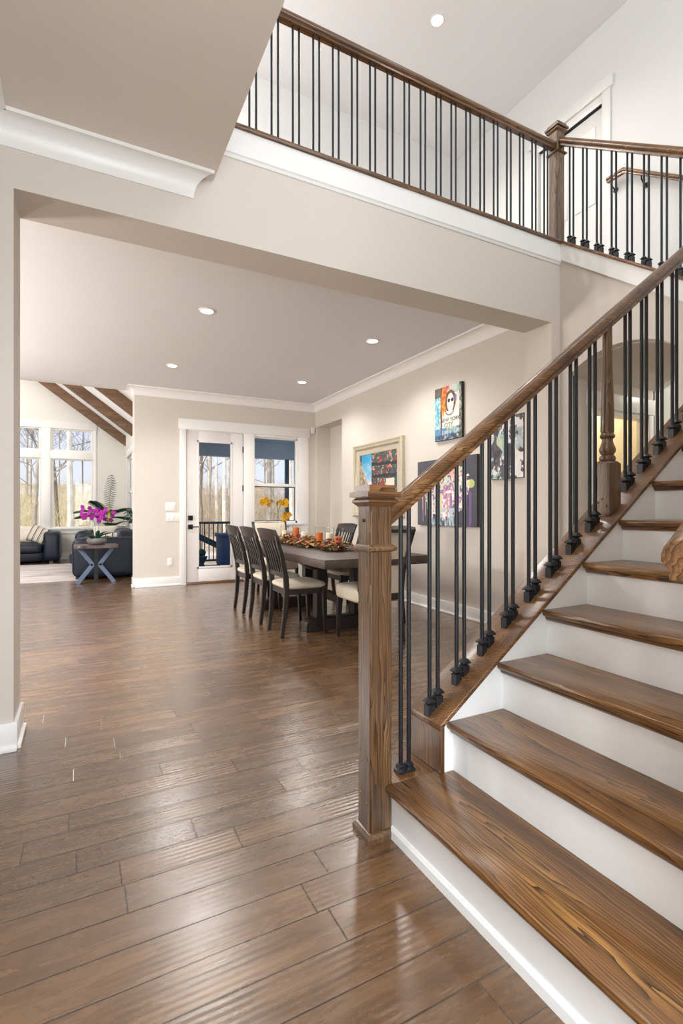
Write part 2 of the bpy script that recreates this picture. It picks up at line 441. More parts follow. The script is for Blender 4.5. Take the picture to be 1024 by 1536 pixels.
# upper storey: gallery floor, back wall, stair wall, ceiling
struct('floor_gallery', MB().box(-1.5, YW0 + .05, 3.19, XF, 5.5, 3.33), M['oak_x'])
struct('wall_gallery_back', MB().box(-1.5, 5.5, 3.1, X2 + .1, 5.62, ZU), M['wall_up'])
struct('ceiling_upper', MB().box(-1.6, -1.7, ZU, X2 + .2, 5.62, ZU + .1), M['ceil_white'])
# stair wall with the upper door opening (y 3.27..4.1) and the low arch
dy0, dy1, dzt = 3.29, 4.10, 5.30
aw = MB()
aw.box(X2, -1.7, 3.0, X2 + .12, dy0, ZU).box(X2, dy1, 3.0, X2 + .12, 5.62, ZU).box(X2, dy0, dzt, X2 + .12, dy1, ZU)
YA0, YA1, YAC, RA, ZA = 1.945, 2.785, 2.365, .716, 2.402
def arch_z(y): return ZA - RA + math.sqrt(max(0, RA * RA - (y - YAC) ** 2))
def arch_wall(mb, x0, x1, y0, y1, ztop):
    """wall in a plane of constant x with the arched opening"""
    mb.ext([(x0, YA1, 0), (x0, y1, 0), (x0, y1, ztop(y1)), (x0, YA1, ztop(YA1))], (x1 - x0, 0, 0))
    mb.ext([(x0, y0, 0), (x0, YA0, 0), (x0, YA0, ztop(YA0)), (x0, y0, ztop(y0))], (x1 - x0, 0, 0))
    n = 20
    for i in range(n):
        a = YA0 + (YA1 - YA0) * i / n; b = YA0 + (YA1 - YA0) * (i + 1) / n
        mb.ext([(x0, a, arch_z(a)), (x0, b, arch_z(b)), (x0, b, ztop(b)), (x0, a, ztop(a))], (x1 - x0, 0, 0))
SL = .7356
def fasc(y): return 3.233 + SL * (y - 2.845)     # underside of the white stringer of flight two
a2 = MB(); arch_wall(a2, X2, X2 + .12, 1.5, 3.0, lambda y: 3.0)
aw.add(a2.v, a2.f)
struct('wall_stair_right', aw, M['wall_up'])
a1 = MB(); arch_wall(a1, XF, XF + .1, 1.66, YW0 + .02, lambda y: fasc(y) + .02)
struct('wall_under_flight', a1, M['wall'])
# vaulted passage under the flight
tv = MB(); n = 20; ring0 = []; ring1 = []
for i in range(n + 1):
    y = YA0 + (YA1 - YA0) * i / n
    ring0.append((XF + .08, y, arch_z(y))); ring1.append((X2 + .02, y, arch_z(y)))
tv.loft([ring0, ring1], closed=False, caps=False)
struct('ceiling_passage', tv, M['wall'], solid=.01)
struct('wall_passage_left', MB().box(XF + .05, YA1, 0, 3.85, YA1 + .1, 2.3).box(4.60, YA1, 0, X2 + .02, YA1 + .1, 2.3).box(3.85, YA1, 2.03, 4.60, YA1 + .1, 2.3), M['wall'])
struct('wall_passage_right', MB().box(XF + .05, YA0 - .1, 0, X2 + .02, YA0, 2.3), M['wall'])
struct('wall_passage_end', MB().box(5.7, .5, 0, 5.8, 4.4, 3.0).box(X2 + .1, .5, 2.9, 5.8, 4.4, 3.0).box(X2 + .1, 4.3, 0, 5.8, 4.4, 3.0), M['trim'])
struct('trim_passage_door', MB().box(3.76, YA1 - .018, 0, 3.85, YA1, 2.03).box(4.60, YA1 - .018, 0, 4.67, YA1, 2.03).box(3.745, YA1 - .022, 2.03, X2, YA1, 2.17)
       .box(3.85, YA1 - .004, 1.99, 4.60, YA1 + .1, 2.03), M['trim'], .003)
struct('wall_closet', MB().box(3.80, 3.9, 0, 4.69, 4.0, 2.6).box(3.80, YA1 + .1, 0, 3.84, 3.9, 2.6).box(4.62, YA1 + .1, 0, 4.70, 3.9, 2.6).box(3.80, YA1 + .1, 2.5, 4.7, 4.0, 2.6), M['warm'])
light('closet_lamp', 'POINT', (4.3, 3.4, 2.3), 9, (1, .93, .80), size=.08)
light('passage_lamp', 'POINT', (5.2, 2.4, 2.5), 16, (1, .93, .82), size=.12)

# living room shell
VS = .743
wl = MB()
cols = [(-5.1, -4.25), (-4.0, -3.15), (-2.90, -2.02), (-1.74, -.893), (-.648, .204)]
xs = [-7.0] + [v for c_ in cols for v in c_] + [XL]
for i in range(0, len(xs), 2): wl.box(xs[i], YV, 0, xs[i + 1], YV + .16, 3.13)
for a, b in cols: wl.box(a, YV, 0, b, YV + .16, .753).box(a, YV, 2.41, b, YV + .16, 2.60)
wl.prism([(-7, 3.13), (XL - .148, 3.13), (-3.0, 3.02 + VS * (XL + 3.0) + .1), (-7, 3.2)], 'y', YV, YV + .16)
struct('wall_living_windows', wl, M['wall_living'])
struct('wall_living_right', MB().box(XL, YB + .2, 0, XL + .15, 10.3, 3.2).box(XL, 12.9, 0, XL + .15, YV + .16, 3.2).box(XL, 10.3, 0, XL + .15, 12.9, .78).box(XL, 10.3, 2.42, XL + .15, 12.9, 3.2)
       .box(.69, YB + .19, 0, XL + .15, YB + .32, 3.4), M['wall_living'])
zr = 3.02 + VS * (XL + 3.0)
struct('ceiling_vault', MB().ext([(XL + .15, 8.38, 3.02 - .11), (-3.0, 8.38, zr), (-3.0, 8.38, zr + .12), (XL + .15, 8.38, 3.02 + .01)], (0, 5.6, 0))
       .ext([(-7.1, 8.38, zr - VS * 4.1), (-3.0, 8.38, zr), (-3.0, 8.38, zr + .12), (-7.1, 8.38, zr - VS * 4.1 + .12)], (0, 5.6, 0)), M['ceil_white'])
struct('wall_living_gable', MB().prism([(-7, ZC), (XR - 2.7, ZC), (XL, 3.05), (-3.0, zr + .1), (-7, 3.1)], 'y', 8.37, 8.45), M['wall_living'])

# window trim of the living room: casings, mullions, sashes, glass
t = MB()
for i in range(len(cols) - 1): t.box(cols[i][1] + .03, YV - .02, .70, cols[i + 1][0] - .03, YV, 3.14)
t.box(.234, YV - .02, .66, .30, YV, 3.14).box(-5.3, YV - .024, 3.13, .31, YV, 3.30)
for a, b in cols: t.box(a - .03, YV - .02, 2.41, b + .03, YV, 2.60)
struct('trim_living_windows', t, M['trim'], .002)
struct('trim_living_sill', MB().box(-5.3, YV - .06, .715, .32, YV, .75).box(-5.3, YV - .02, .61, .30, YV, .715), M['trim'], .003)
k = 1
for a, b in cols:
    for z0, z1 in ((.753, 2.41), (2.60, 3.13)):
        w_ = struct('window_%d' % k, MB().box(a - .01, YV + .03, z0 - .01, a + .03, YV + .09, z1 + .01).box(b - .03, YV + .03, z0 - .01, b + .01, YV + .09, z1 + .01).box(a + .03, YV + .031, z0 - .01, b - .03, YV + .089, z0 + .03).box(a + .03, YV + .031, z1 - .03, b - .03, YV + .089, z1 + .01), M['trim'])
        obj('pane', MB().box(a + .02, YV + .055, z0 + .02, b - .02, YV + .062, z1 - .02), M['glass'], w_); k += 1
# side window of the living room
for y0, y1 in ((10.3, 11.55), (11.65, 12.9)):
    w_ = struct('window_%d' % k, MB().box(XL + .03, y0, .78, XL + .09, y0 + .05, 2.42).box(XL + .03, y1 - .05, .78, XL + .09, y1, 2.42).box(XL + .03, y0, .78, XL + .09, y1, .83).box(XL + .03, y0, 2.37, XL + .09, y1, 2.42).box(XL + .03, y0, 1.58, XL + .09, y1, 1.63), M['trim'])
    obj('pane', MB().box(XL + .055, y0 + .04, .82, XL + .062, y1 - .04, 2.39), M['glass'], w_); k += 1
struct('trim_side_window', MB().box(XL - .02, 10.18, .70, XL, 10.3, 2.56).box(XL - .02, 12.9, .70, XL, 13.02, 2.56).box(XL - .024, 10.15, 2.42, XL, 13.05, 2.58).box(XL - .02, 11.55, .78, XL + .05, 11.65, 2.42), M['trim'], .002)
struct('trim_side_sill', MB().box(XL - .14, 10.15, .755, XL + .03, 13.05, .79), M['trim'], .003)

# beams of the vault
for yb_, lab in ((13.55, 'lowest dark stained beam, against the window wall of the vault'), (11.70, 'middle dark stained beam crossing the white vaulted ceiling'), (9.85, 'warm brown stained beam nearest the dining room ceiling edge')):
    b_ = obj('ceiling_beam', MB().ext([(XL, yb_ - .09, 2.78), (-3.0, yb_ - .09, 2.78 + VS * 3.95), (-3.0, yb_ - .09, 3.02 + VS * 3.95), (XL, yb_ - .09, 3.02)], (0, .18, 0)), M['beamwood'], bevel=.004)
    tag(b_, lab, 'beam', 'beams of the vaulted ceiling')

# baseboards (board + shoe)
def base(name, segs):
    m = MB()
    for (x0, y0, x1, y1, nx, ny) in segs:
        for th, z0, z1 in ((.016, 0, .135), (.030, 0, .022)):
            m.box(min(x0, x0 + nx * th), min(y0, y0 + ny * th), z0, max(x1, x1 + nx * th), max(y1, y1 + ny * th), z1)
    struct(name, m, M['trim'], .003)
base('baseboard_opening', [(-1.6, YW0, -.296 + .016, YW0, 0, -1), (-.296, YW0, -.296, YW1, 1, 0), (3.434, YW0, 3.434, YW1, -1, 0), (3.434, YW0, XF, YW0, 0, -1)])
base('baseboard_dining_right', [(XR, YW1 + .02, XR, 7.055, -1, 0), (XR, 8.0, XR, YB, -1, 0)])
base('baseboard_dining_back', [(.69, YB, 1.35, YB, 0, -1), (.69, YB, .69, YB + .3, -1, 0), (3.525, YB, XR, YB, 0, -1)])
base('baseboard_living', [(-6, YV, XL, YV, 0, -1), (XL, 8.6, XL, YV, -1, 0)])
base('baseboard_stair', [(XF, 1.66, XF, YA0, -1, 0), (XF, YA1, XF, YW0, -1, 0)])

# crown mouldings: cove profile
CROWN = [(0, 0), (0, -.13), (.007, -.13)] + [(.007 + .085 * (1 - math.cos(t_ * PI / 24)), -.124 + .106 * math.sin(t_ * PI / 24)) for t_ in range(0, 13)] + [(.100, -.018), (.100, 0)]
struct('trim_crown_foyer', MB().loft([[(-.416, YW0 - a, ZC + b) for a, b in CROWN], [(.545 + a, YW0 - a, ZC + b) for a, b in CROWN]]), M['trim'], smooth=True)
struct('trim_crown_foyer_left', MB().loft([[(-.416 + a, YW0, ZC + b) for a, b in CROWN], [(-.416 + a, -1.6, ZC + b) for a, b in CROWN]]), M['trim'], smooth=True)
struct('trim_crown_dining_back', MB().loft([[(.69 - a, YB - a, ZC + b) for a, b in CROWN], [(XR - a, YB - a, ZC + b) for a, b in CROWN]]), M['trim'], smooth=True)
struct('trim_crown_dining_right', MB().loft([[(XR - a, YB - a, ZC + b) for a, b in CROWN], [(XR - a, YW1 + .02, ZC + b) for a, b in CROWN]]), M['trim'], smooth=True)
struct('trim_crown_living_end', MB().loft([[(.69 - a, YB - a, ZC + b) for a, b in CROWN], [(.69 - a, 8.37, ZC + b) for a, b in CROWN]]), M['trim'], smooth=True)

# back door, its window and their casing
struct('trim_door_casing', MB().box(1.345, YB - .02, 0, 1.44, YB + .06, 2.44).box(2.365, YB - .02, 0, 2.545, YB + .06, 2.44).box(3.335, YB - .02, 0, 3.525, YB, 2.44).box(3.335, YB + .001, .951, 3.419, YB + .10, 2.404)
       .box(1.33, YB - .028, 2.44, 3.545, YB + .06, 2.60).box(1.43, YB, 2.43, 2.37, YB + .1, 2.47).box(2.54, YB, 2.405, 3.34, YB + .1, 2.45).box(2.5, YB - .045, .915, 3.45, YB + .1, .95).box(2.52, YB - .018, .80, 3.43, YB, .915), M['trim'], .003)
dm = MB(); yd0, yd1 = YB + .02, YB + .065
dm.box(1.452, yd0, .03, 1.636, yd1, 2.43).box(2.152, yd0, .03, 2.352, yd1, 2.43).box(1.636, yd0, 2.256, 2.152, yd1, 2.43).box(1.636, yd0, .03, 2.152, yd1, .264)
d_ = struct('door_1', dm, M['door'], .002)
obj('glazing_bead', MB().box(1.612, yd0 - .008, .24, 1.642, yd0, 2.28).box(2.146, yd0 - .008, .24, 2.176, yd0, 2.28).box(1.612, yd0 - .008, 2.25, 2.176, yd0, 2.28).box(1.612, yd0 - .008, .24, 2.176, yd0, .27), M['door'], d_, .003)
obj('pane', MB().box(1.63, YB + .04, .26, 2.16, YB + .046, 2.26), M['glass'], d_)
for z in (2.17, 1.53, .86): obj('hinge', MB().box(2.348, yd0 - .012, z - .05, 2.366, yd0 + .004, z + .05), M['black'], d_, .002)
db = obj('deadbolt', MB().box(1.472, yd0 - .02, 1.01, 1.545, yd0, 1.083), M['black'], d_, .003)
hd = obj('handle_plate', MB().box(1.472, yd0 - .014, .87, 1.545, yd0, .943), M['black'], d_, .003)
obj('lever', MB().tube([(1.508, yd0 - .01, .905), (1.508, yd0 - .05, .905), (1.53, yd0 - .056, .905), (1.625, yd0 - .056, .905)], .009, 8), M['black'], hd, smooth=True)
struct('trim_threshold', MB().box(1.44, YB - .03, 0, 2.365, YB + .09, .022), M['oak_x'], .003)
w_ = struct('window_%d' % k, MB().box(2.545, YB + .05, .95, 2.565, YB + .1, 2.41).box(3.305, YB + .05, .95, 3.335, YB + .1, 2.41).box(2.545, YB + .05, .95, 3.335, YB + .1, .985).box(2.545, YB + .05, 2.385, 3.335, YB + .1, 2.41), M['trim'])
obj('meeting_rail', MB().box(2.565, YB + .05, 1.575, 3.31, YB + .1, 1.625), M['trim'], w_, .003)
obj('sash_edge', MB().box(2.565, YB + .075, .985, 2.575, YB + .085, 1.575).box(3.295, YB + .075, .985, 3.305, YB + .085, 1.575).box(2.565, YB + .075, 1.56, 3.305, YB + .085, 1.575).box(2.565, YB + .075, .985, 3.305, YB + .085, .997), M['porch_dark'], w_)
obj('pane', MB().box(2.56, YB + .078, .98, 3.31, YB + .083, 2.39), M['glass'], w_)

# upstairs door on the stair wall
struct('trim_upper_door', MB().box(X2 - .02, 3.20, 3.33, X2, 3.29, dzt + .09).box(X2 - .02, 4.10, 3.33, X2, 4.19, dzt + .09).box(X2 - .03, 3.17, dzt + .09, X2, 4.22, dzt + .21)
       .box(X2 - .005, 3.29, dzt, X2 + .1, 4.10, dzt + .09), M['trim'], .002)
dd = MB().box(X2 + .03, 3.295, 3.34, X2 + .07, 4.095, dzt - .012)
d2 = struct('door_2', dd, M['door'], .002)
for y0, y1 in ((3.39, 3.66), (3.73, 4.0)):
    for z0, z1 in ((3.5, 4.2), (4.34, 5.14)):
        obj('door_panel', MB().box(X2 + .022, y0, z0, X2 + .03, y1, z1), M['door'], d2, .006, 1)

# ------------------------------------------------------------------ gallery edge and its railing
XE = -.9
struct('trim_gallery_fascia', MB().prism([(YW0 + .01, 3.368), (YW0 - .022, 3.368), (YW0 - .022, 3.222), (YW0 - .014, 3.214), (YW0 - .008, 3.200), (YW0 + .01, 3.196)], 'x', XE, XF), M['trim'])
struct('trim_flight_fascia', MB().ext([(XF - .02, 2.85, fasc(2.85)), (XF - .02, 2.85, fasc(2.85) + .137), (XF - .02, 1.30, fasc(1.30) + .137), (XF - .02, 1.30, fasc(1.30))], (.022, 0, 0)), M['trim'])

def rail_ring(c, side, z, w=.06, h=.064):
    """handrail section: rounded top, waisted sides, narrow foot; side is a unit vector across the rail"""
    prof = [(-.32, 0), (-.32, .16), (-.30, .24), (-.42, .34), (-.5, .46), (-.5, .62), (-.44, .80), (-.28, .94), (0, 1.0), (.28, .94), (.44, .80), (.5, .62), (.5, .46), (.42, .34), (.30, .24), (.32, .16), (.32, 0)]
    return [(c[0] + side[0] * w * p, c[1] + side[1] * w * p, z + h * q) for p, q in prof]

gr = thing('gallery_railing', 'long upstairs balcony railing with paired black balusters above the wide opening', 'railing', (2.1, 2.915, 3.39))
YG = 2.915
obj('bottom_rail', MB().box(XE, 2.832, 3.365, XF - .03, 3.0, 3.392), M['oak_x'], gr, .005)
obj('handrail', MB().loft([rail_ring((XE, YG), (0, 1), 4.185, .064, .068), rail_ring((3.515, YG), (0, 1), 4.185, .064, .068)]), M['oak_x'], gr, smooth=True)
for i in range(-9, 19):
    for q in (0, .042):
        x = .886 + .1397 * i + q - .021 + .021
        obj('baluster', MB().tube([(x, YG, 3.385), (x, YG, 4.19)], .0074, 10), M['iron'], gr, smooth=True)

def box_newel(name, cx, cy, z0, zt, parent, hw=.045, foot=True, band=-.215):
    o = obj(name, MB().sq([(hw, z0), (hw, zt - .062)], (cx, cy, 0)), M['oak_z'], parent, .006, 1)
    c_ = obj('cap', MB().sq([(hw, zt - .075), (hw + .015, zt - .06), (hw + .015, zt - .052), (hw + .006, zt - .046), (hw + .006, zt - .042), (hw + .022, zt - .042), (hw + .022, zt - .024), (hw + .008, zt - .022), (hw + .008, zt), ], (cx, cy, 0)), M['oak_x'], o)
    obj('collar', MB().sq([(hw, zt + band - .020), (hw + .012, zt + band - .014), (hw + .014, zt + band - .006), (hw + .010, zt + band), (hw, zt + band + .006)], (cx, cy, 0)), M['oak_z'], o)
    if foot: obj('base_moulding', MB().sq([(hw + .014, z0), (hw + .014, z0 + .018), (hw + .006, z0 + .03), (hw, z0 + .032)], (cx, cy, 0)), M['oak_z'], o)
    return o
box_newel('newel_post', 3.555, 2.918, 3.36, 4.405, gr, foot=False, band=-.235)

# railing of the second flight (rises along +Y to the gallery newel)
XB = 3.555
fr = thing('upper_flight_railing', 'short sloping railing descending from the balcony newel to the right', 'railing', (XB, 2.3, 3.2))
def capz2(y): return 3.398 + SL * (y - 2.845)
def railz2(y): return 4.185 + SL * (y - 2.84)
obj('sloping_cap', MB().ext([(XF - .035, 2.868, capz2(2.868) - .028), (XF + .12, 2.868, capz2(2.868) - .028), (XF + .12, 2.868, capz2(2.868)), (XF - .035, 2.868, capz2(2.868))], (0, -1.5, -1.5 * SL)), M['oak_y'], fr, .004)
obj('handrail', MB().loft([rail_ring((XB, 2.872), (1, 0), railz2(2.872), .062, .078), rail_ring((XB, 1.35), (1, 0), railz2(1.35), .062, .078)]), M['oak_y'], fr, smooth=True)
def shoe(mb, x, y, z, s=.014, dx=0, dy=0):
    """pitched block foot and pyramid collar of an iron baluster"""
    h = .034; e = s * 1.12
    r = [[(x - e, y - e), (x + e, y - e), (x + e, y + e), (x - e, y + e)]]
    mb.loft([[(px, py, z + dx * (px - x) + dy * (py - y)) for px, py in r[0]], [(px, py, z + h) for px, py in r[0]]])
    mb.sq([(s * .8, z + h), (s * .8, z + h + .006), (s * 1.45, z + h + .009), (s * 1.45, z + h + .013), (s * .75, z + h + .026)], (x, y, 0))
    return mb
for i in range(12):
    for q in (0, .035):
        y = 2.790 - .1225 * i - q
        if y < 1.4: continue
        b_ = obj('baluster', MB().tube([(XB, y, capz2(y) - .005), (XB, y, railz2(y) + .02)], .0074, 10), M['iron'], fr, smooth=True)
        obj('baluster_shoe', shoe(MB(), XB, y, capz2(y), .012, dy=SL), M['iron'], b_)

# wall handrail upstairs
wr = thing('wall_handrail', 'oak handrail on black brackets along the upper stair wall', 'handrail', (X2 - .06, 2.6, 4.1))
def railzw(y): return 4.40 + SL * (y - 3.02)
xr_ = X2 - .075
obj('rail', MB().loft([rail_ring((xr_, 3.19), (1, 0), 4.40, .05, .055), rail_ring((xr_, 3.02), (1, 0), 4.40, .05, .055), rail_ring((xr_, 1.6), (1, 0), railzw(1.6), .05, .055)]), M['oak_y'], wr, smooth=True)
for y in (3.15, 2.85, 2.0):
    z = 4.40 if y > 3.02 else railzw(y)
    obj('bracket', MB().tube([(xr_, y, z + .004), (xr_, y, z - .03), (xr_ + .03, y, z - .06), (X2 - .004, y, z - .07)], .007, 8).tube([(X2 - .01, y, z - .07), (X2, y, z - .07)], .025, 12), M['black'], wr, smooth=True)
sw = thing('light_switch', 'white switch plate above the upstairs wall handrail', 'switch', (X2, 3.03, 4.53))
obj('plate', MB().box(X2 - .008, 2.97, 4.47, X2, 3.11, 4.60), M['plate'], sw, .003)
for y in (3.0, 3.06): obj('toggle', MB().box(X2 - .016, y - .006, 4.525, X2 - .008, y + .006, 4.55), M['plate'], sw)

# ------------------------------------------------------------------ the staircase
RISE, RUN, X1 = .185, .2515, .975
YN, YS, YO = .34, 1.466, 1.645            # near wall, inner face of the closed string, outer face
def RX(k): return X1 + RUN * (k - 1)
st = thing('staircase', 'closed staircase with dark oak treads and white risers climbing to the right', 'stairs', (X1, .9, 0))
for k in range(1, 12):
    z = RISE * k; x0 = RX(k) - .031; x1 = RX(k + 1) if k < 11 else X2
    prof = [(x0 + .008, z), (x0 + .002, z - .005), (x0, z - .013), (x0 + .002, z - .021), (x0 + .008, z - .026), (x0 + .016, z - .027), (x0 + .017, z - .034), (x0 + .024, z - .045), (x0 + .031, z - .046), (x0 + .031, z - .027), (x1, z - .027), (x1, z)]
    m = MB().prism(prof, 'y', YN, YS if k > 1 else 1.492)
    if k == 1: m.box(X1, 1.492, z - .027, RX(2), 1.672, z)
    obj('tread', m, M['oak_y'], st, .002, 1)
    rm = MB().box(RX(k), YN, RISE * (k - 1), RX(k) + .016, YS if k > 1 else 1.655, z - .027)
    obj('riser', rm, M['riser'], st)
obj('base_shoe', MB().prism([(X1 - .014, 0), (X1, 0), (X1, .036), (X1 - .004, .036), (X1 - .011, .026)], 'y', YN, 1.492), M['riser'], st)
def capz(x): return .372 + SL * (x - 1.169)
XEND = 3.54
obj('knee_wall', MB().prism([(1.185, 0), (XEND, 0), (XEND, capz(XEND) - .022), (1.185, capz(1.185) - .022)], 'y', YS, YO), M['riser'], st)
obj('end_board', MB().box(1.165, YS - .003, RISE, 1.186, YO + .003, capz(1.168) - .002), M['oak_end'], st, .002, 1)
obj('string_cap', MB().ext([(1.160, YS - .010, capz(1.160) - .022), (1.160, YO + .010, capz(1.160) - .022), (1.160, YO + .010, capz(1.160)), (1.160, YS - .010, capz(1.160))], (XEND - 1.16, 0, (XEND - 1.16) * SL)), M['oak_x'], st, .003)
obj('wall_skirt', MB().ext([(1.0, YN, .0), (1.0, YN, .42), (XEND, YN, .42 + SL * (XEND - 1.0)), (XEND, YN, 1.6)], (0, .016, 0)), M['riser'], st)
for j in range(1, 8):                       # second flight
    y = 1.36 + RUN * (j - 1); z0 = RISE * (10 + j)
    obj('riser', MB().box(XF + .1, y, z0, X2, y + .016, z0 + RISE - .027), M['riser'], st)
    if j < 7: obj('tread', MB().box(XF + .1, y - .03, z0 + RISE - .027, X2, y + RUN, z0 + RISE), M['oak_x'], st, .004)

sr = thing('stair_railing', 'lower stair railing with square oak newel and paired black iron balusters', 'railing', (.93, 1.538, 0))
nw = box_newel('newel_post', .930, 1.538, 0, 1.242, sr)
for py, pz in ((1.56, .30), (1.515, .28), (1.56, .145), (1.515, .125)):
    obj('plug', MB().lathe([(.0, .004), (.005, .003), (.007, 0)], (0, 0, 0), 10), M['oak_z'], nw)
    o_ = nw.children[-1]; o_.location = Vector((.885, py, pz)) - wloc(nw); o_.rotation_euler = (0, -PI / 2, 0)
    for v in o_.data.vertices: v.co += wloc(nw)
obj('plug', MB().tube([(.885, 1.538, 1.118), (.880, 1.538, 1.118)], .006, 10), M['black'], nw, smooth=True)
YR = 1.545
def railz(x): return 1.095 + .744 * (x - .985)
XT = 3.50
obj('handrail', MB().loft([rail_ring((.972, YR), (0, 1), railz(.972), .060, .080), rail_ring((XT, YR), (0, 1), railz(XT), .060, .080)]), M['oak_x'], sr, smooth=True)
pairs = [(1.046, 1.082, RISE)]
x = 1.178
for i in range(18):
    if abs(x - 2.24) > .05: pairs.append((x, x + .039, None))
    x += .1325
for a, b, z in pairs:
    for x in (a, b):
        if x > 3.3: continue
        zb = z if z else capz(x)
        b_ = obj('baluster', MB().tube([(x, YR, zb), (x, YR, railz(x) + .03)], .0083, 12), M['iron'], sr, smooth=True)
        if z: obj('baluster_shoe', MB().sq([(.019, zb), (.019, zb + .008), (.013, zb + .014), (.014, zb + .022), (.010, zb + .032)], (x, YR, 0)), M['iron'], b_, .001, 1)
        else: obj('baluster_shoe', shoe(MB(), x, YR, zb, .0135, dx=SL), M['iron'], b_, .001, 1)
# turned wooden baluster in the middle of the flight
xp = 2.235; zb = capz(xp)
tp = obj('turned_post', MB().loft([[(xp - .042, YR - .042, zb - .031), (xp + .042, YR - .042, zb + .031), (xp + .042, YR + .042, zb + .031), (xp - .042, YR + .042, zb - .031)],
                                 [(xp + a * .042, YR + b * .042, zb + .222) for a, b in ((-1, -1), (1, -1), (1, 1), (-1, 1))],
                                 [(xp + a * .028, YR + b * .028, zb + .236) for a, b in ((-1, -1), (1, -1), (1, 1), (-1, 1))]]), M['oak_z'], sr, .003, 1)
zt = zb + .232
obj('turning', MB().lathe([(.022, zt), (.033, zt + .004), (.037, zt + .014), (.033, zt + .026), (.026, zt + .030), (.029, zt + .036), (.036, zt + .048), (.037, zt + .060), (.030, zt + .078), (.024, zt + .096), (.024, zt + .108), (.030, zt + .112), (.034, zt + .122), (.030, zt + .132), (.027, zt + .135), (.030, zt + .145), (.029, zt + .25), (.023, zt + .42), (.0205, railz(xp) + .02)], (xp, YR, 0), 20), M['oak_z'], tp, smooth=True)
for dy_, dz_ in ((-.022, .03), (.022, .045), (0, .062)):
    obj('plug', MB().tube([(xp - .041, YR + dy_, zb + dz_ - .01), (xp - .047, YR + dy_, zb + dz_ - .01)], .006, 10), M['oak_z'], tp, smooth=True)

# rail on the near stair wall, its cut end close to the camera
nr = thing('near_handrail', 'end of an oak handrail on the near stair wall at the right edge', 'handrail', (.75, .42, 1.08))
yq, xq, zq = .398, .742, 1.052
obj('rail', MB().loft([rail_ring((xq, yq), (0, 1), zq, .064, .058), rail_ring((xq + .9, yq), (0, 1), zq + .9 * .744, .064, .058)]), M['oak_x'], nr, smooth=True)
obj('bracket', MB().tube([(xq + .3, yq, zq + .22), (xq + .3, yq, zq + .17), (xq + .3, .345, zq + .15)], .008, 8), M['black'], nr, smooth=True)

# ------------------------------------------------------------------ recessed lights
def can(x, y, z, label, energy, r=.075, loc_l=True):
    t_ = thing('recessed_light', label, 'ceiling light', (x, y, z), 0, 'recessed ceiling lights')
    obj('trim_ring', MB().lathe([(r, 0), (r, -.006), (r * .8, -.010), (r * .74, -.004), (r * .74, 0)], (x, y, z), 28), M['plate'], t_, smooth=True)
    obj('lens', MB().lathe([(.001, -.001), (r * .73, -.001), (r * .70, -.004), (.001, -.005)], (x, y, z), 24), M['lamp'], t_)
    light('lamp', 'SPOT', (0, 0, -.03), energy, (1, .97, .93), (0, 0, 0), .14, parent=t_, spot=math.radians(150))
    return t_
can(1.033, 4.735, ZC, 'left-hand recessed ceiling light of the pair nearer the opening', 95)
can(2.835, 4.735, ZC, 'right-hand recessed ceiling light of the pair nearer the opening', 95)
can(1.025, 6.720, ZC, 'left-hand recessed ceiling light of the far pair by the back door', 95)
can(2.832, 6.720, ZC, 'right-hand recessed ceiling light of the far pair by the crown corner', 95)
can(3.17, 4.03, ZU, 'single recessed light in the high upstairs ceiling', 170)
# added fill lights out of frame, without fixtures: kitchen, living room, foyer, stair, upper hall
light('kitchen_fill', 'POINT', (-2.6, 4.4, 1.9), 270, (1, .975, .945), size=.25)  # added fill pair, no pendants here; lifts the dining ceiling
light('kitchen_fill', 'POINT', (-2.6, 6.6, 1.9), 270, (1, .975, .945), size=.25)
light('living_fill', 'POINT', (-3.0, 11.2, 3.6), 250, (1, .97, .93), size=.4)  # added fill for the living room, no chandelier behind it
light('stair_void_fill', 'POINT', (1.9, .75, 4.4), 12, (1, .97, .93), size=.3)  # weak fill added in the stair void, no chandelier hangs there
light('foyer_fill', 'SPOT', (.1, .6, ZC - .04), 50, (1, .97, .93), (0, 0, 0), .14, spot=math.radians(150))  # added fill spot over the foyer, no fixture
light('upper_hall_fill', 'POINT', (-.2, 4.3, 5.0), 110, (1, .98, .96), size=.2)  # added fill brightening the gallery walls, no pendant
light('upper_hall_spot_fill', 'SPOT', (1.2, 4.03, ZU - .04), 150, (1, .97, .93), (0, 0, 0), .06, spot=math.radians(150))  # second gallery fill, an added spot with no fixture
light('stair_fill', 'SPOT', (3.0, 1.2, ZU - .04), 28, (1, .97, .93), (0, 0, 0), .06, spot=math.radians(150))  # added spot filling the stairwell, no fixture
for x, y in ((-2, 4.73), (-2, 6.72)): light('kitchen_spot_fill', 'SPOT', (x, y, ZC - .04), 120, (1, .97, .93), (0, 0, 0), .06, spot=math.radians(150))  # added downward fill spots on the kitchen side, no fixtures

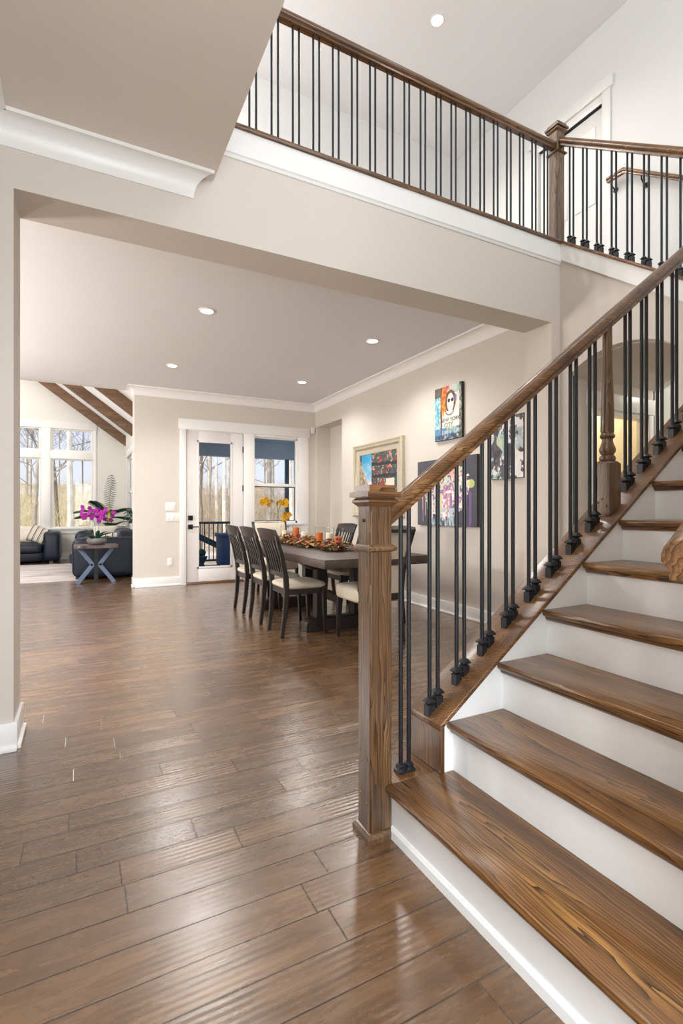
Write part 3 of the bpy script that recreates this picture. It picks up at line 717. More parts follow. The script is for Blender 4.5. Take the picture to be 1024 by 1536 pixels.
# ------------------------------------------------------------------ wall plates
def plate(x0, x1, z0, z1, label, name, n, kind='switch'):
    t_ = thing(name, label, kind, ((x0 + x1) / 2, YB, (z0 + z1) / 2))
    obj('plate', MB().box(x0, YB - .008, z0, x1, YB, z1), M['plate'], t_, .003)
    for i in range(n):
        xc = x0 + (x1 - x0) * (i + .5) / n
        if kind == 'switch': obj('rocker', MB().box(xc - .016, YB - .013, (z0 + z1) / 2 - .034, xc + .016, YB - .008, (z0 + z1) / 2 + .034), M['plate'], t_, .002)
        else:
            for dz_ in (-.026, .026): obj('socket', MB().box(xc - .016, YB - .012, (z0 + z1) / 2 + dz_ - .014, xc + .016, YB - .008, (z0 + z1) / 2 + dz_ + .014), M['plate'], t_, .003)
plate(1.13, 1.285, 1.155, 1.29, 'upper two-gang white switch plate beside the back door', 'switch_plate', 2)
plate(1.14, 1.345, .995, 1.125, 'lower three-gang white switch plate beside the back door', 'switch_plate', 3)
plate(1.16, 1.235, .305, .425, 'white wall outlet above the baseboard beside the back door', 'wall_outlet', 1, 'outlet')
ms = thing('motion_sensor', 'small white motion sensor high in the dining room corner', 'sensor', (3.60, YB - .02, 2.57))
obj('body', MB().box(3.57, YB - .05, 2.52, 3.635, YB, 2.63), M['plate'], ms, .012)
obj('lens', MB().box(3.58, YB - .056, 2.535, 3.625, YB - .045, 2.575), M['plate'], ms, .004)

# ------------------------------------------------------------------ paintings (colour laid on a fine canvas grid)
rng = np.random.RandomState(7)
def vnoise(s, t, f, seed):
    r = np.random.RandomState(seed); gdim = 64; gr_ = r.rand(gdim, gdim)
    x = s * f; y = t * f; xi = np.floor(x).astype(int); yi = np.floor(y).astype(int); fx = x - xi; fy = y - yi
    fx = fx * fx * (3 - 2 * fx); fy = fy * fy * (3 - 2 * fy)
    A = gr_[yi % gdim, xi % gdim]; B = gr_[yi % gdim, (xi + 1) % gdim]; Cc = gr_[(yi + 1) % gdim, xi % gdim]; D = gr_[(yi + 1) % gdim, (xi + 1) % gdim]
    return (A * (1 - fx) + B * fx) * (1 - fy) + (Cc * (1 - fx) + D * fx) * fy
def fbm(s, t, f, seed, o=4):
    return sum(vnoise(s, t, f * 2 ** i, seed + i) * .5 ** i for i in range(o)) / sum(.5 ** i for i in range(o))
def lay(col, mask, c):
    m = np.clip(mask, 0, 1)[..., None]; return col * (1 - m) + np.array(c, float) * m
def canvas(name, y_left, y_right, z0, z1, x, fn, parent, nx=110, nz=120):
    """front face of a canvas hung on the wall of constant x, colours from fn(s, t)"""
    ss = (np.arange(nx) + .5) / nx; ts = (np.arange(nz) + .5) / nz
    Sg, Tg = np.meshgrid(ss, ts); col = np.clip(fn(Sg, Tg), 0, 255) / 255.0
    col = np.where(col <= .04045, col / 12.92, ((col + .055) / 1.055) ** 2.4)
    off = wloc(parent); vs = []; fs = []
    for j in range(nz + 1):
        for i in range(nx + 1):
            vs.append((x - off.x, y_left + (y_right - y_left) * i / nx - off.y, z0 + (z1 - z0) * j / nz - off.z))
    for j in range(nz):
        for i in range(nx):
            a = j * (nx + 1) + i; fs.append((a, a + 1, a + nx + 2, a + nx + 1))
    me = bpy.data.meshes.new(name); me.from_pydata(vs, [], fs)
    at = me.color_attributes.new('Col', 'FLOAT_COLOR', 'CORNER')
    flat = np.repeat(np.concatenate([col.reshape(-1, 3), np.ones((nx * nz, 1))], 1), 4, axis=0)
    at.data.foreach_set('color', flat.ravel())
    me.materials.append(M['paint'])
    o = bpy.data.objects.new(name, me); C.objects.link(o); o.parent = parent
    return o

def street(s, t):
    n = fbm(s, t, 8, 1); n2 = fbm(s, t, 22, 5)
    c = np.zeros(s.shape + (3,)) + np.array((70, 74, 76)); c = c * (.6 + .9 * n2[..., None])
    c = lay(c, (fbm(s, t, 14, 9) > .56) * 1.0, (44, 92, 88)); c = lay(c, (fbm(s, t, 16, 12) > .62) * 1.0, (150, 52, 46))
    c = lay(c, (fbm(s * 1.4, t, 20, 15) > .66) * 1.0, (206, 150, 126))
    sky = (s > .07) & (s < .33 + .02 * n) & (t > .34)
    c = np.where(sky[..., None], np.array((40, 150, 200)) + (np.array((214, 214, 226)) - np.array((40, 150, 200))) * np.clip((1.05 - t) * 1.5 + (n - .5), 0, 1)[..., None], c)
    bl = (s < .17 + (1 - t) * .13) & (t < .95 - s * 2.2)
    c = np.where(bl[..., None], np.array((172, 156, 130)) * (.55 + .8 * n2[..., None]), c)
    for yv in (.80, .58): c = lay(c, ((abs(t - yv + .03 * s) < .03) & (s > .36)) * 1.0, (40, 48, 50))
    c = lay(c, ((s > .72) & (s < .92) & (t > .36) & (t < .50)) * 1.0, (220, 214, 198))
    c = lay(c, ((abs(s - .57) < .07) & (abs(t - .34) < .09) & (n2 > .45)) * 1.0, (192, 36, 40)); c = lay(c, ((abs(s - .80) < .16) & (abs(t - .30) < .08) & (n2 > .55)) * 1.0, (190, 60, 48))
    c = lay(c, ((abs(s - .87) < .05) & (t < .24) & (t > .1)) * 1.0, (224, 196, 204))
    c = lay(c, (vnoise(s * 1.3, t * .5, 40, 33) > .9) * .8, (228, 226, 220))
    return c

def nyc(s, t):
    n = fbm(s, t, 6, 41); n2 = fbm(s, t, 20, 44)
    c = np.zeros(s.shape + (3,)) + np.array((226, 220, 206)); c = c + (n2[..., None] - .5) * 50
    left = np.clip((.24 - s) * 12, 0, 1)
    teal = np.array((70, 150, 170)) + (np.array((190, 224, 230)) - np.array((70, 150, 170))) * np.clip(n2 * 2.4 - .7, 0, 1)[..., None]
    c = c * (1 - left[..., None]) + teal * left[..., None]
    c = lay(c, ((s < .26) & (t > .82)) * .8, (84, 66, 54)); c = lay(c, (abs(s - .25 - .02 * n) < .035) * 1.0, (112, 74, 54))
    org = np.clip(1 - ((s - .36) / .12) ** 2 - ((t - .72) / .3) ** 2, 0, 1) * 2
    c = lay(c, org, (226, 148, 40)); c = lay(c, org * (n2 > .5), (196, 84, 30))
    c = lay(c, ((t > .86) & (s > .3) & (s < .6)) * np.clip(n2 * 2 - .4, 0, 1), (192, 70, 44))
    c = lay(c, ((t > .84) & (s > .62)) * np.clip(n * 2 - .5, 0, 1), (130, 176, 170))
    hair = ((s - .60) / .20) ** 2 + ((t - .70) / .21) ** 2
    c = lay(c, (hair < 1 + .25 * (n2 - .5)) * 1.0, (118, 84, 62)); c = lay(c, ((hair < 1) & (n2 > .55)) * 1.0, (70, 52, 46))
    face = ((s - .60) / .125) ** 2 + ((t - .68) / .175) ** 2
    c = lay(c, (face < 1) * 1.0, (240, 232, 220)); c = lay(c, ((face < 1) & (face > .8)) * .5, (206, 170, 140))
    for sx in (.545, .665): c = lay(c, (((s - sx) / .046) ** 2 + ((t - .72) / .036) ** 2 < 1) * 1.0, (34, 28, 28))
    c = lay(c, ((abs(t - .725) < .006) & (abs(s - .6) < .05)) * 1.0, (60, 50, 46))
    c = lay(c, ((abs(t - .592) < .008) & (abs(s - .6) < .035)) * .7, (170, 110, 100)); c = lay(c, ((abs(s - .6) < .008) & (t > .62) & (t < .68)) * .4, (180, 150, 130))
    body = ((t < .53) & (abs(s - .60) < .22 + (.53 - t) * .25) & (t > .2))
    c = lay(c, body * .85, (234, 230, 222))
    col = ((s - .57) / .15) ** 2 + ((t - .55) / .10) ** 2
    c = lay(c, ((abs(col - 1) < .22) & (t < .55)) * 1.0, (104, 62, 50))
    c = lay(c, (t < .22) * np.clip(n2 * 2.2 - .5, 0, 1), (70, 120, 176)); c = lay(c, ((t < .24) & (s > .45)) * np.clip(n * 2.6 - 1, 0, 1), (190, 206, 130))
    c = lay(c, (t < .10) * np.clip(n2 * 2.4 - .7, 0, 1), (52, 66, 84)); c = lay(c, ((s > .92)) * np.clip(n2 * 2.2 - .5, 0, 1), (54, 50, 44))
    c = lay(c, ((abs(s - .78) < .05) & (abs(t - .74) < .06)) * .8, (110, 96, 170))
    return c

def bouquet(s, t):
    n = fbm(s, t, 5, 61); n2 = fbm(s, t, 16, 64); n3 = fbm(s * 2, t * .35, 18, 67)
    c = np.zeros(s.shape + (3,)) + np.array((74, 74, 86)); c = c + (n[..., None] - .5) * 24
    r = ((s - .50) / (.38 + .12 * (n2 - .5))) ** 2 + ((t - .55) / .42) ** 2
    inside = r < 1 + .5 * (n2 - .5)
    pal = [(232, 224, 218), (206, 158, 160), (150, 110, 176), (222, 206, 150), (190, 208, 196), (120, 84, 140), (226, 178, 160)]
    idx = np.clip((fbm(s, t * .8, 9, 71) - .25) * 2 * len(pal), 0, len(pal) - 1).astype(int)
    c = np.where(inside[..., None], np.array(pal)[idx].astype(float), c)
    c = lay(c, (inside & (n2 > .60)) * .9, (240, 236, 230))
    c = lay(c, ((((s - .92) / .05) ** 2 + ((t - .60) / .06) ** 2) < 1) * .9, (206, 214, 120))
    drip = (vnoise(s, t * .02, 46, 75) > .56) & (t < .48) & (abs(s - .5) < .42) & (t > .48 - .62 * vnoise(s, t * 0, 46, 77))
    dc = np.array(pal)[(vnoise(s, t * 0, 30, 79) * 6.9).astype(int)].astype(float)
    c = np.where((drip & (t < .5))[..., None], dc, c)
    c = lay(c, ((t < .26) & (abs(s - .45) < .24) & (n3 > .42)) * .85, (184, 206, 214)); c = lay(c, ((t < .2) & (abs(s - .45) < .12) & (n3 > .5)) * .9, (240, 240, 238))
    return c

def marble(s, t):
    n = fbm(s + .25 * fbm(s, t, 4, 92), t + .25 * fbm(s, t, 4, 95), 7, 81); n2 = fbm(s + .3 * fbm(s, t, 3, 97), t, 9, 88)
    c = np.zeros(s.shape + (3,)) + np.array((92, 86, 94)); c = c * (.7 + .6 * n[..., None])
    c = lay(c, (n > .57) * 1.0, (224, 222, 222)); c = lay(c, ((s < .45) & (n2 > .55)) * .9, (140, 184, 180)); c = lay(c, ((s < .4) & (n2 > .62)) * .9, (206, 208, 172))
    c = lay(c, ((s > .62) & (t < .4) & (n2 > .47)) * .95, (236, 234, 232)); c = lay(c, ((s > .78) & (t > .45) & (t < .8) & (n2 > .45)) * .8, (176, 188, 194))
    c = lay(c, (n < .36) * .8, (54, 50, 62))
    return c

# framed street scene
p1 = thing('framed_painting', 'framed oil painting of a street in a champagne frame behind the newel', 'painting', (XR, 5.95, 1.07))
def frame_mb(y0, y1, z0, z1, w_, prof):
    """mitred picture frame on the wall x = XR; prof = (inset, proud) pairs"""
    m = MB(); rings = []
    for a, b in prof:
        rings.append([(XR - b, y0 + a, z0 + a), (XR - b, y1 - a, z0 + a), (XR - b, y1 - a, z1 - a), (XR - b, y0 + a, z1 - a)])
    return m.loft(rings, caps=False)
obj('frame', frame_mb(5.30, 6.60, 1.07, 2.12, .1, [(0, 0), (0, .045), (.02, .062), (.04, .05), (.065, .052), (.075, .035), (.085, .03)]), M['gilt'], p1, smooth=True)
obj('liner', frame_mb(5.38, 6.52, 1.15, 2.04, .1, [(0, .03), (.07, .022), (.075, .012)]), M['liner'], p1)
canvas('picture', 6.45, 5.45, 1.22, 1.97, XR - .016, street, p1, 130, 100)
# unframed canvases
def wrapped(name, label, yl, yr, z0, z1, fn, nx, nz, depth=.036):
    t_ = thing(name, label, 'painting', (XR, (yl + yr) / 2, z0))
    obj('canvas_edge', MB().box(XR - depth, yr, z0, XR - .004, yl, z1), M['canvas_edge'], t_)
    canvas('picture', yl - .001, yr + .001, z0 + .001, z1 - .001, XR - depth - .0015, fn, t_, nx, nz)
    return t_
p2 = wrapped('canvas_painting', 'small bright canvas of a person in dark glasses lettered NEW YORK CITY', 4.645, 4.185, 1.953, 2.553, nyc, 110, 140)
def letters(txt, yc, zc, h, parent, x):
    cu = bpy.data.curves.new('lettering', 'FONT'); cu.body = txt; cu.size = h; cu.align_x = 'CENTER'; cu.align_y = 'CENTER'; cu.extrude = .0004
    o = bpy.data.objects.new('lettering', cu); C.objects.link(o)
    dg = bpy.context.evaluated_depsgraph_get(); me = bpy.data.meshes.new_from_object(o.evaluated_get(dg))
    bpy.data.objects.remove(o)
    o = bpy.data.objects.new('lettering', me); C.objects.link(o); me.materials.clear(); me.materials.append(M['canvas_edge'])
    o.parent = parent; o.location = Vector((x, yc, zc)) - wloc(parent); o.rotation_euler = (PI / 2, 0, -PI / 2)
    return o
letters('NEW YORK', 4.372, 2.170, .062, p2, XR - .0395); letters('CITY', 4.395, 2.112, .070, p2, XR - .0395)
wrapped('canvas_painting', 'large dark canvas with a dripping pastel bouquet low behind the balusters', 4.972, 3.945, .988, 1.745, bouquet, 150, 110, .04)
wrapped('canvas_painting', 'purple and white marbled abstract canvas nearest the opening', 3.765, 3.335, 1.466, 2.065, marble, 90, 120)

# ------------------------------------------------------------------ dining furniture
def side_chair():
    t_ = thing('dining_chair', 'x', 'chair', (0, 0, 0), 0, 'slat back dining chairs')
    L_ = lambda n_, m_, mat, par=t_, **k_: obj(n_, m_, mat, par, local=True, **k_)
    for sy in (-1, 1):
        L_('leg', MB().bar([(.215, sy * .195, 0), (.205, sy * .195, .22), (.195, sy * .195, .45)], [.028, .036, .044], [.028, .036, .044]), M['darkwood_z'], bevel=.004, seg=1)
    for sy in (-1, 1):
        L_('back_post', MB().bar([(-.215, sy * .178, 0), (-.190, sy * .182, .2), (-.175, sy * .19, .43), (-.185, sy * .195, .55), (-.225, sy * .205, .74), (-.290, sy * .215, .94)], [.028, .034, .036, .036, .032, .03], [.034, .042, .048, .046, .038, .03]), M['darkwood_z'], bevel=.004, seg=1)
    L_('seat_frame', MB().box(-.185, -.19, .385, .2, -.165, .45).box(-.185, .165, .385, .2, .19, .45).box(.175, -.19, .385, .2, .19, .45).box(-.185, -.19, .385, -.16, .19, .45), M['darkwood'])
    L_('seat', MB().soft((.018, 0, .462), (.212, .222, .042), .30, .75), M['cream'], smooth=True)
    L_('lower_rail', MB().box(-.205, -.19, .545, -.183, .19, .588), M['darkwood'], bevel=.003)
    rings = []
    for i in range(13):
        y = -.245 + .49 * i / 12; bow = .034 * (1 - (y / .245) ** 2)
        top = .985 + .012 * (1 - (y / .245) ** 2)
        rings.append([(-.318 - bow + .022, y, top), (-.318 - bow, y, top), (-.275 - bow, y, .882), (-.275 - bow + .022, y, .882)])
    L_('crest_rail', MB().loft(rings), M['darkwood'], bevel=.003, seg=1)
    for i in range(5):
        y = -.125 + .0625 * i; b_ = .03 * (1 - (y / .245) ** 2)
        L_('slat', MB().bar([(-.194, y, .57), (-.222 - b_ * .5, y * 1.04, .74), (-.266 - b_, y * 1.1, .90)], .023, .012), M['darkwood_z'])
    return t_
c0 = side_chair()
YCH = [4.455, 5.07, 5.68]
labs_l = ['slat back dining chair nearest on the left of the table, seat turned to the viewer', 'slat back dining chair in the middle of the left row', 'slat back dining chair farthest along the left row, by the glass door']
labs_r = ['slat back dining chair on the right of the table, hidden mostly by the newel', 'slat back dining chair in the middle on the wall side of the table', 'slat back dining chair on the wall side showing beside the candles']
c0.location = (1.82, YCH[0], 0); c0['label'] = labs_l[0]
for y, l in zip(YCH[1:], labs_l[1:]): dup(c0, (1.82, y, 0), 0, l)
for y, l in zip(YCH, labs_r): dup(c0, (2.72, y, 0), PI, l)

def host_chair():
    t_ = thing('host_chair', 'x', 'chair', (0, 0, 0), 0, 'upholstered end chairs')
    L_ = lambda n_, m_, mat, par=t_, **k_: obj(n_, m_, mat, par, local=True, **k_)
    for sy in (-1, 1):
        L_('leg', MB().bar([(.215, sy * .205, 0), (.21, sy * .205, .20), (.205, sy * .205, .40)], [.030, .036, .042], [.030, .036, .042]), M['darkwood_z'], bevel=.004, seg=1)
    for sy in (-1, 1):
        L_('back_post', MB().bar([(-.245, sy * .20, 0), (-.215, sy * .20, .2), (-.20, sy * .205, .42), (-.215, sy * .215, .6), (-.265, sy * .228, .80), (-.345, sy * .245, 1.0)], [.034] * 6, [.034, .044, .05, .046, .038, .028]), M['darkwood_z'], bevel=.004, seg=1)
    L_('seat', MB().soft((.01, 0, .425), (.235, .238, .075), .25, .4), M['cream'], smooth=True)
    L_('back_rail', MB().box(-.225, -.2, .375, -.195, .2, .435).bar([(-.335, -.24, .975), (-.36, 0, .985), (-.335, .24, .975)], [.03] * 3, [.05] * 3, (0, 0, 1)), M['darkwood'])
    m = MB(); rings = []
    for i in range(11):
        q = i / 10; z = .44 + .55 * q; xc = -.195 - .02 * q - .105 * q * q
        hw = .205 + .025 * q; r_ = []
        for a_ in range(24):
            u_ = 2 * PI * a_ / 24; f_ = lambda v, p: math.copysign(abs(v) ** p, v)
            th_ = .034 * (1 - .5 * max(0, (q - .85) / .15) ** 2)
            r_.append((xc + th_ * f_(math.cos(u_), .6), hw * f_(math.sin(u_), .35), z))
        rings.append(r_)
    L_('back_pad', m.loft(rings), M['cream'], smooth=True)
    return t_
h0 = host_chair(); h0.location = (2.30, 3.90, 0); h0.rotation_euler = (0, 0, PI / 2)
h0['label'] = 'cream upholstered end chair half hidden behind the newel post'
dup(h0, (2.40, 6.58, 0), -PI / 2, 'cream upholstered end chair at the far end of the table, before the window')

tb = thing('dining_table', 'long espresso trestle dining table with a thick plank top', 'table', (2.255, 5.04, 0))
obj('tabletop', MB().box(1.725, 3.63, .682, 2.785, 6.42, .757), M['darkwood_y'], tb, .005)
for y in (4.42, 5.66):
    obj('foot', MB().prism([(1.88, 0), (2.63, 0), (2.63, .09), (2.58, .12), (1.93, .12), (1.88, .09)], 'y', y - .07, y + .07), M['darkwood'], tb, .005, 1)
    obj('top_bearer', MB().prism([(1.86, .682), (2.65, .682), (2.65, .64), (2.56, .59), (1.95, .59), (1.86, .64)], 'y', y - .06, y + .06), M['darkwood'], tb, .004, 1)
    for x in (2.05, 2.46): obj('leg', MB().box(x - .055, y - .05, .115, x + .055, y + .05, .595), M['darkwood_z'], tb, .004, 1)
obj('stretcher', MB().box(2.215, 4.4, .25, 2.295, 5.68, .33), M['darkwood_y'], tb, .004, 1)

# candles in hurricane glasses along the garland
ZT = .757
def hurricane(x, y, hc, mat, label, hg=.225):
    t_ = thing('candle_holder', label, 'candle', (x, y, ZT), 0, 'candles in glass hurricanes')
    obj('glass_cylinder', MB().lathe([(.001, .001), (.050, .001), (.052, .004), (.052, hg), (.0505, hg + .001)], (x, y, ZT), 28), M['clear'], t_, smooth=True)
    obj('candle', MB().lathe([(.038, .008), (.039, .012), (.039, hc - .004), (.035, hc), (.012, hc - .006), (.001, hc - .006)], (x, y, ZT), 24), mat, t_, smooth=True)
    obj('wick', MB().tube([(x, y, ZT + hc - .006), (x, y + .002, ZT + hc + .010)], .0014, 6), M['black'], t_)
XCD = 2.29
hurricane(XCD, 6.00, .15, M['candle_w'], 'ivory candle at the far left end of the garland')
hurricane(XCD, 5.62, .20, M['candle_o'], 'tall orange candle in glass, left of the garland gap')
hurricane(XCD, 5.36, .155, M['candle_w'], 'ivory candle just right of the tall orange candle')
hurricane(XCD, 4.95, .165, M['candle_o'], 'middle orange candle in glass at the centre of the right-hand trio')
hurricane(XCD + .02, 4.74, .165, M['candle_w'], 'ivory candle between the two nearer orange candles')
hurricane(XCD, 4.50, .14, M['candle_o'], 'orange candle in glass nearest the newel post')

R = random.Random(3)
gl = thing('autumn_garland', 'autumn leaf garland with berries lying along the dining table', 'garland', (2.27, 5.2, ZT))
def scatter_leaves(n, seed, l0, l1):
    r = random.Random(seed); m = MB()
    for i in range(n):
        y = r.uniform(4.32, 6.1); x = 2.26 + r.uniform(-.15, .15); z = ZT + .012 + r.random() ** 1.5 * .10 * (1 - abs(x - 2.26) / .22)
        a = r.uniform(0, 2 * PI); m.leaf((x, y, z), (math.cos(a), math.sin(a), r.uniform(-.05, .8)), r.uniform(l0, l1), r.uniform(.035, .06), .7, .2, 4)
    lo_ = min(v[2] for v in m.v)
    m.v = [(a, b, max(c_, ZT + .002)) for a, b, c_ in m.v]
    return m
obj('rust_leaves', scatter_leaves(150, 11, .05, .10), M['fall_o'], gl, solid=.001); obj('ochre_leaves', scatter_leaves(140, 12, .05, .10), M['fall_y'], gl, solid=.001)
obj('olive_leaves', scatter_leaves(140, 13, .05, .09), M['fall_g'], gl, solid=.001)
r = random.Random(5); b0 = None
for i in range(64):
    cy_ = r.choice((4.45, 4.62, 5.05, 5.5, 5.72)) + r.gauss(0, .05)
    if b0 is None:
        b0 = obj('berry', MB().soft((0, 0, 0), (.012, .012, .012), 1, 1, 8, 6), M['berry'], gl, smooth=True, local=True); b_ = b0
    else: b_ = b0.copy(); C.objects.link(b_)
    b_.location = Vector((2.22 + r.gauss(0, .05), cy_, ZT + .03 + r.random() * .09)) - wloc(gl)
for (x, y) in ((2.18, 5.0), (2.19, 4.62), (2.2, 5.55)):
    bm_ = MB()
    for q in range(8):
        a = 2 * PI * q / 8; bm_.soft((x + .018 * math.cos(a), y + .018 * math.sin(a), ZT + .042), (.024, .024, .03), 1, 1, 12, 8)
    obj('pumpkin', bm_, M['fall_o'], gl, smooth=True)

# ------------------------------------------------------------------ orchids
def blossom_mesh(name, mat, s):
    m = MB()
    for q, (wd, ln) in enumerate(((.8, 1.0), (1.15, .95), (.8, .95), (.8, .95), (1.15, .95))):
        a = PI / 2 + 2 * PI * q / 5; pts = []
        d = Vector((0, math.cos(a), math.sin(a))); e = Vector((0, -math.sin(a), math.cos(a)))
        ring = [Vector((.0, 0, 0))]
        for f_, g_ in ((.3, .28), (.65, .42), (.92, .25), (1.0, 0), (.92, -.25), (.65, -.42), (.3, -.28)):
            ring.append(d * ln * s * f_ + e * wd * s * g_ + Vector((-.12 * s * (1 if abs(g_) > .2 else .4), 0, 0)))
        m.add(ring, [tuple([0, i, i + 1]) for i in range(1, len(ring) - 1)])
    m.soft((-.12 * s, 0, -.1 * s), (.18 * s, .14 * s, .2 * s), 1, 1, 8, 6)
    me = bpy.data.meshes.new(name); me.from_pydata(m.v, [], m.f); me.materials.append(mat)
    return me
def orchid(name, label, loc, pot, petal, stems, s, leaves, seed, planter=True):
    t_ = thing(name, label, 'plant', loc); x, y, z = loc; r = random.Random(seed)
    if pot == 'bowl':
        obj('planter', MB().lathe([(.001, 0), (.085, 0), (.125, .018), (.148, .055), (.145, .085), (.125, .105), (.112, .105), (.112, .09), (.001, .09)], loc, 28), M['pot_grey'], t_, smooth=True); zt_ = z + .09
    else:
        obj('planter', MB().lathe([(.001, 0), (.05, 0), (.07, .12), (.075, .13), (.062, .13), (.062, .11), (.001, .11)], loc, 24), M['pot_white'], t_, smooth=True); zt_ = z + .11
    for i in range(leaves):
        a = 2 * PI * i / leaves + r.uniform(-.3, .3); up = r.uniform(.5, 1.9)
        obj('leaf', MB().leaf((x + .03 * math.cos(a), y + .03 * math.sin(a), zt_), (math.cos(a), math.sin(a), up), r.uniform(.18, .27), r.uniform(.055, .075), .9, .18, 7), M['leaf'], t_, solid=.003, smooth=True)
    me = blossom_mesh('blossom', petal, s)
    for pts, spots in stems:
        obj('stem', MB().tube([(x + a, y + b, zt_ + c_) for a, b, c_ in pts], .004, 6), M['leaf2'], t_, smooth=True)
        for a, b, c_ in spots:
            o = bpy.data.objects.new('blossom', me); C.objects.link(o); o.parent = t_
            o.location = (a, b, c_ + zt_ - z); o.rotation_euler = (r.uniform(-.5, .5), r.uniform(-.35, .35), math.radians(80) + r.uniform(-.9, .9))
    return t_
r = random.Random(8); A = []; B = []
for i in range(17): A.append((-.10 + r.uniform(-.13, .13), r.uniform(-.08, .08), .42 + r.uniform(-.10, .09)))
for i in range(17): B.append((.12 + r.uniform(-.11, .13), r.uniform(-.08, .08), .38 + r.uniform(-.12, .10)))
orchid('magenta_orchid', 'magenta orchid in a grey bowl on the side table', (.20, 8.95, .617), 'bowl', M['magenta'],
       [([(-.01, 0, 0), (-.03, 0, .25), (-.08, 0, .42), (-.2, 0, .48), (-.27, 0, .43)], A), ([(.02, 0, 0), (.03, 0, .22), (.08, 0, .40), (.18, 0, .42), (.26, 0, .33)], B)], .043, 11, 4)
ps = thing('plant_stand', 'small dark plant stand behind the far end chair', 'stand', (2.75, 7.55, 0))
obj('top', MB().lathe([(.001, .70), (.15, .70), (.15, .725), (.001, .725)], (2.75, 7.55, 0), 24), M['darkwood'], ps)
for q in range(3):
    a = 2 * PI * q / 3; obj('leg', MB().bar([(2.75 + .15 * math.cos(a), 7.55 + .15 * math.sin(a), 0), (2.75 + .1 * math.cos(a), 7.55 + .1 * math.sin(a), .71)], .03, .03), M['darkwood_z'], ps)
A = []
for cx_, cz_, n_, sx_, sz_ in ((-.16, .46, 10, .09, .05), (.07, .45, 6, .09, .05), (.13, .42, 4, .05, .06), (.10, .25, 4, .05, .04), (.16, .20, 5, .05, .06)):
    for i in range(n_): A.append((cx_ + R.uniform(-sx_, sx_), R.uniform(-.05, .05), cz_ + R.uniform(-sz_, sz_)))
orchid('yellow_orchid', 'yellow orchid in bloom before the dining room window', (2.75, 7.55, .725), 'pot', M['yellow'],
       [([(0, 0, 0), (.02, 0, .25), (0, 0, .44), (-.1, 0, .5), (-.24, 0, .45)], A[:10]), ([(0, 0, 0), (.02, 0, .3), (.06, 0, .46), (.14, 0, .42), (.17, 0, .18)], A[10:])], .046, 7, 9)

# ------------------------------------------------------------------ living room
tag(obj('area_rug', MB().box(-4.2, 9.40, 0, -.05, 12.45, .012), M['rug'], None, .004), 'pale striped area rug on the living room floor', 'rug')

def pillow(name, label, c, w_, h_, d_, rot, mat, group=None, attr=None):
    n = 18; m = MB(); vs = {}
    for sgn in (1, -1):
        for j in range(n + 1):
            for i in range(n + 1):
                u = -1 + 2 * i / n; v = -1 + 2 * j / n
                th = d_ * (max(0, (1 - u ** 4) * (1 - v ** 4))) ** .5
                pin = 1 - .06 * (1 - abs(v)) * 0 - .05 * (1 - (abs(u * v)) ** .5)
                vs[(sgn, i, j)] = len(m.v); m.v.append((u * w_ / 2 * pin, sgn * th / 2, v * h_ / 2 * pin))
        for j in range(n):
            for i in range(n): m.f.append((vs[(sgn, i, j)], vs[(sgn, i + 1, j)], vs[(sgn, i + 1, j + 1)], vs[(sgn, i, j + 1)]))
    o = obj(name, m, mat, None, smooth=True, local=True)
    bm = bmesh.new(); bm.from_mesh(o.data); bmesh.ops.remove_doubles(bm, verts=bm.verts, dist=.0005); bm.to_mesh(o.data); bm.free()
    o.location = c; o.rotation_euler = rot
    return tag(o, label, 'pillow', group)
g = G('striped_pillow_cloth'); sp = g.n('ShaderNodeSeparateXYZ'); g.l(g.obj(), sp.inputs[0])
sx = g.math('FRACT', g.math('MULTIPLY', sp.outputs[0], 9.0))
g.set(Base_Color=g.ramp(sx, [(.0, lin((200, 190, 178))), (.45, lin((206, 196, 184))), (.5, lin((52, 48, 50))), (.62, lin((52, 48, 50))), (.66, lin((214, 206, 196))), (.8, lin((96, 88, 84))), (.86, lin((204, 196, 184)))]), Roughness=.9)
M['stripe'] = g.m

s1 = thing('sofa', 'dark navy leather sofa under the big living room windows', 'sofa', (-1.8, 13.2, 0))
obj('arm', MB().soft((-.61, 13.2, .365), (.172, .46, .335), .3, .3), M['leather'], s1, smooth=True)
obj('arm', MB().soft((-3.0, 13.2, .365), (.172, .46, .335), .3, .3), M['leather'], s1, smooth=True)
obj('base', MB().soft((-1.8, 13.22, .17), (1.06, .40, .14), .15, .3), M['leather'], s1, smooth=True)
for x in (-1.29, -2.31): obj('seat_cushion', MB().soft((x, 13.10, .335), (.515, .40, .115), .22, .4), M['leather'], s1, smooth=True)
obj('backrest', MB().soft((-1.8, 13.54, .46), (1.06, .13, .25), .2, .4), M['leather'], s1, smooth=True)
for x in (-.62, -2.98):
    for y in (12.85, 13.55): obj('foot', MB().box(x - .04, y - .04, 0, x + .04, y + .04, .05), M['darkwood'], s1)
pillow('throw_pillow', 'plain ivory pillow on the sofa under the windows', (-1.16, 13.20, .635), .46, .40, .16, (math.radians(-14), 0, .08), M['pillow'], 'sofa pillows')
pillow('throw_pillow', 'striped pillow leaning on the arm of the window sofa', (-.885, 13.06, .63), .40, .38, .15, (math.radians(-16), math.radians(20), -.35), M['stripe'], 'sofa pillows')

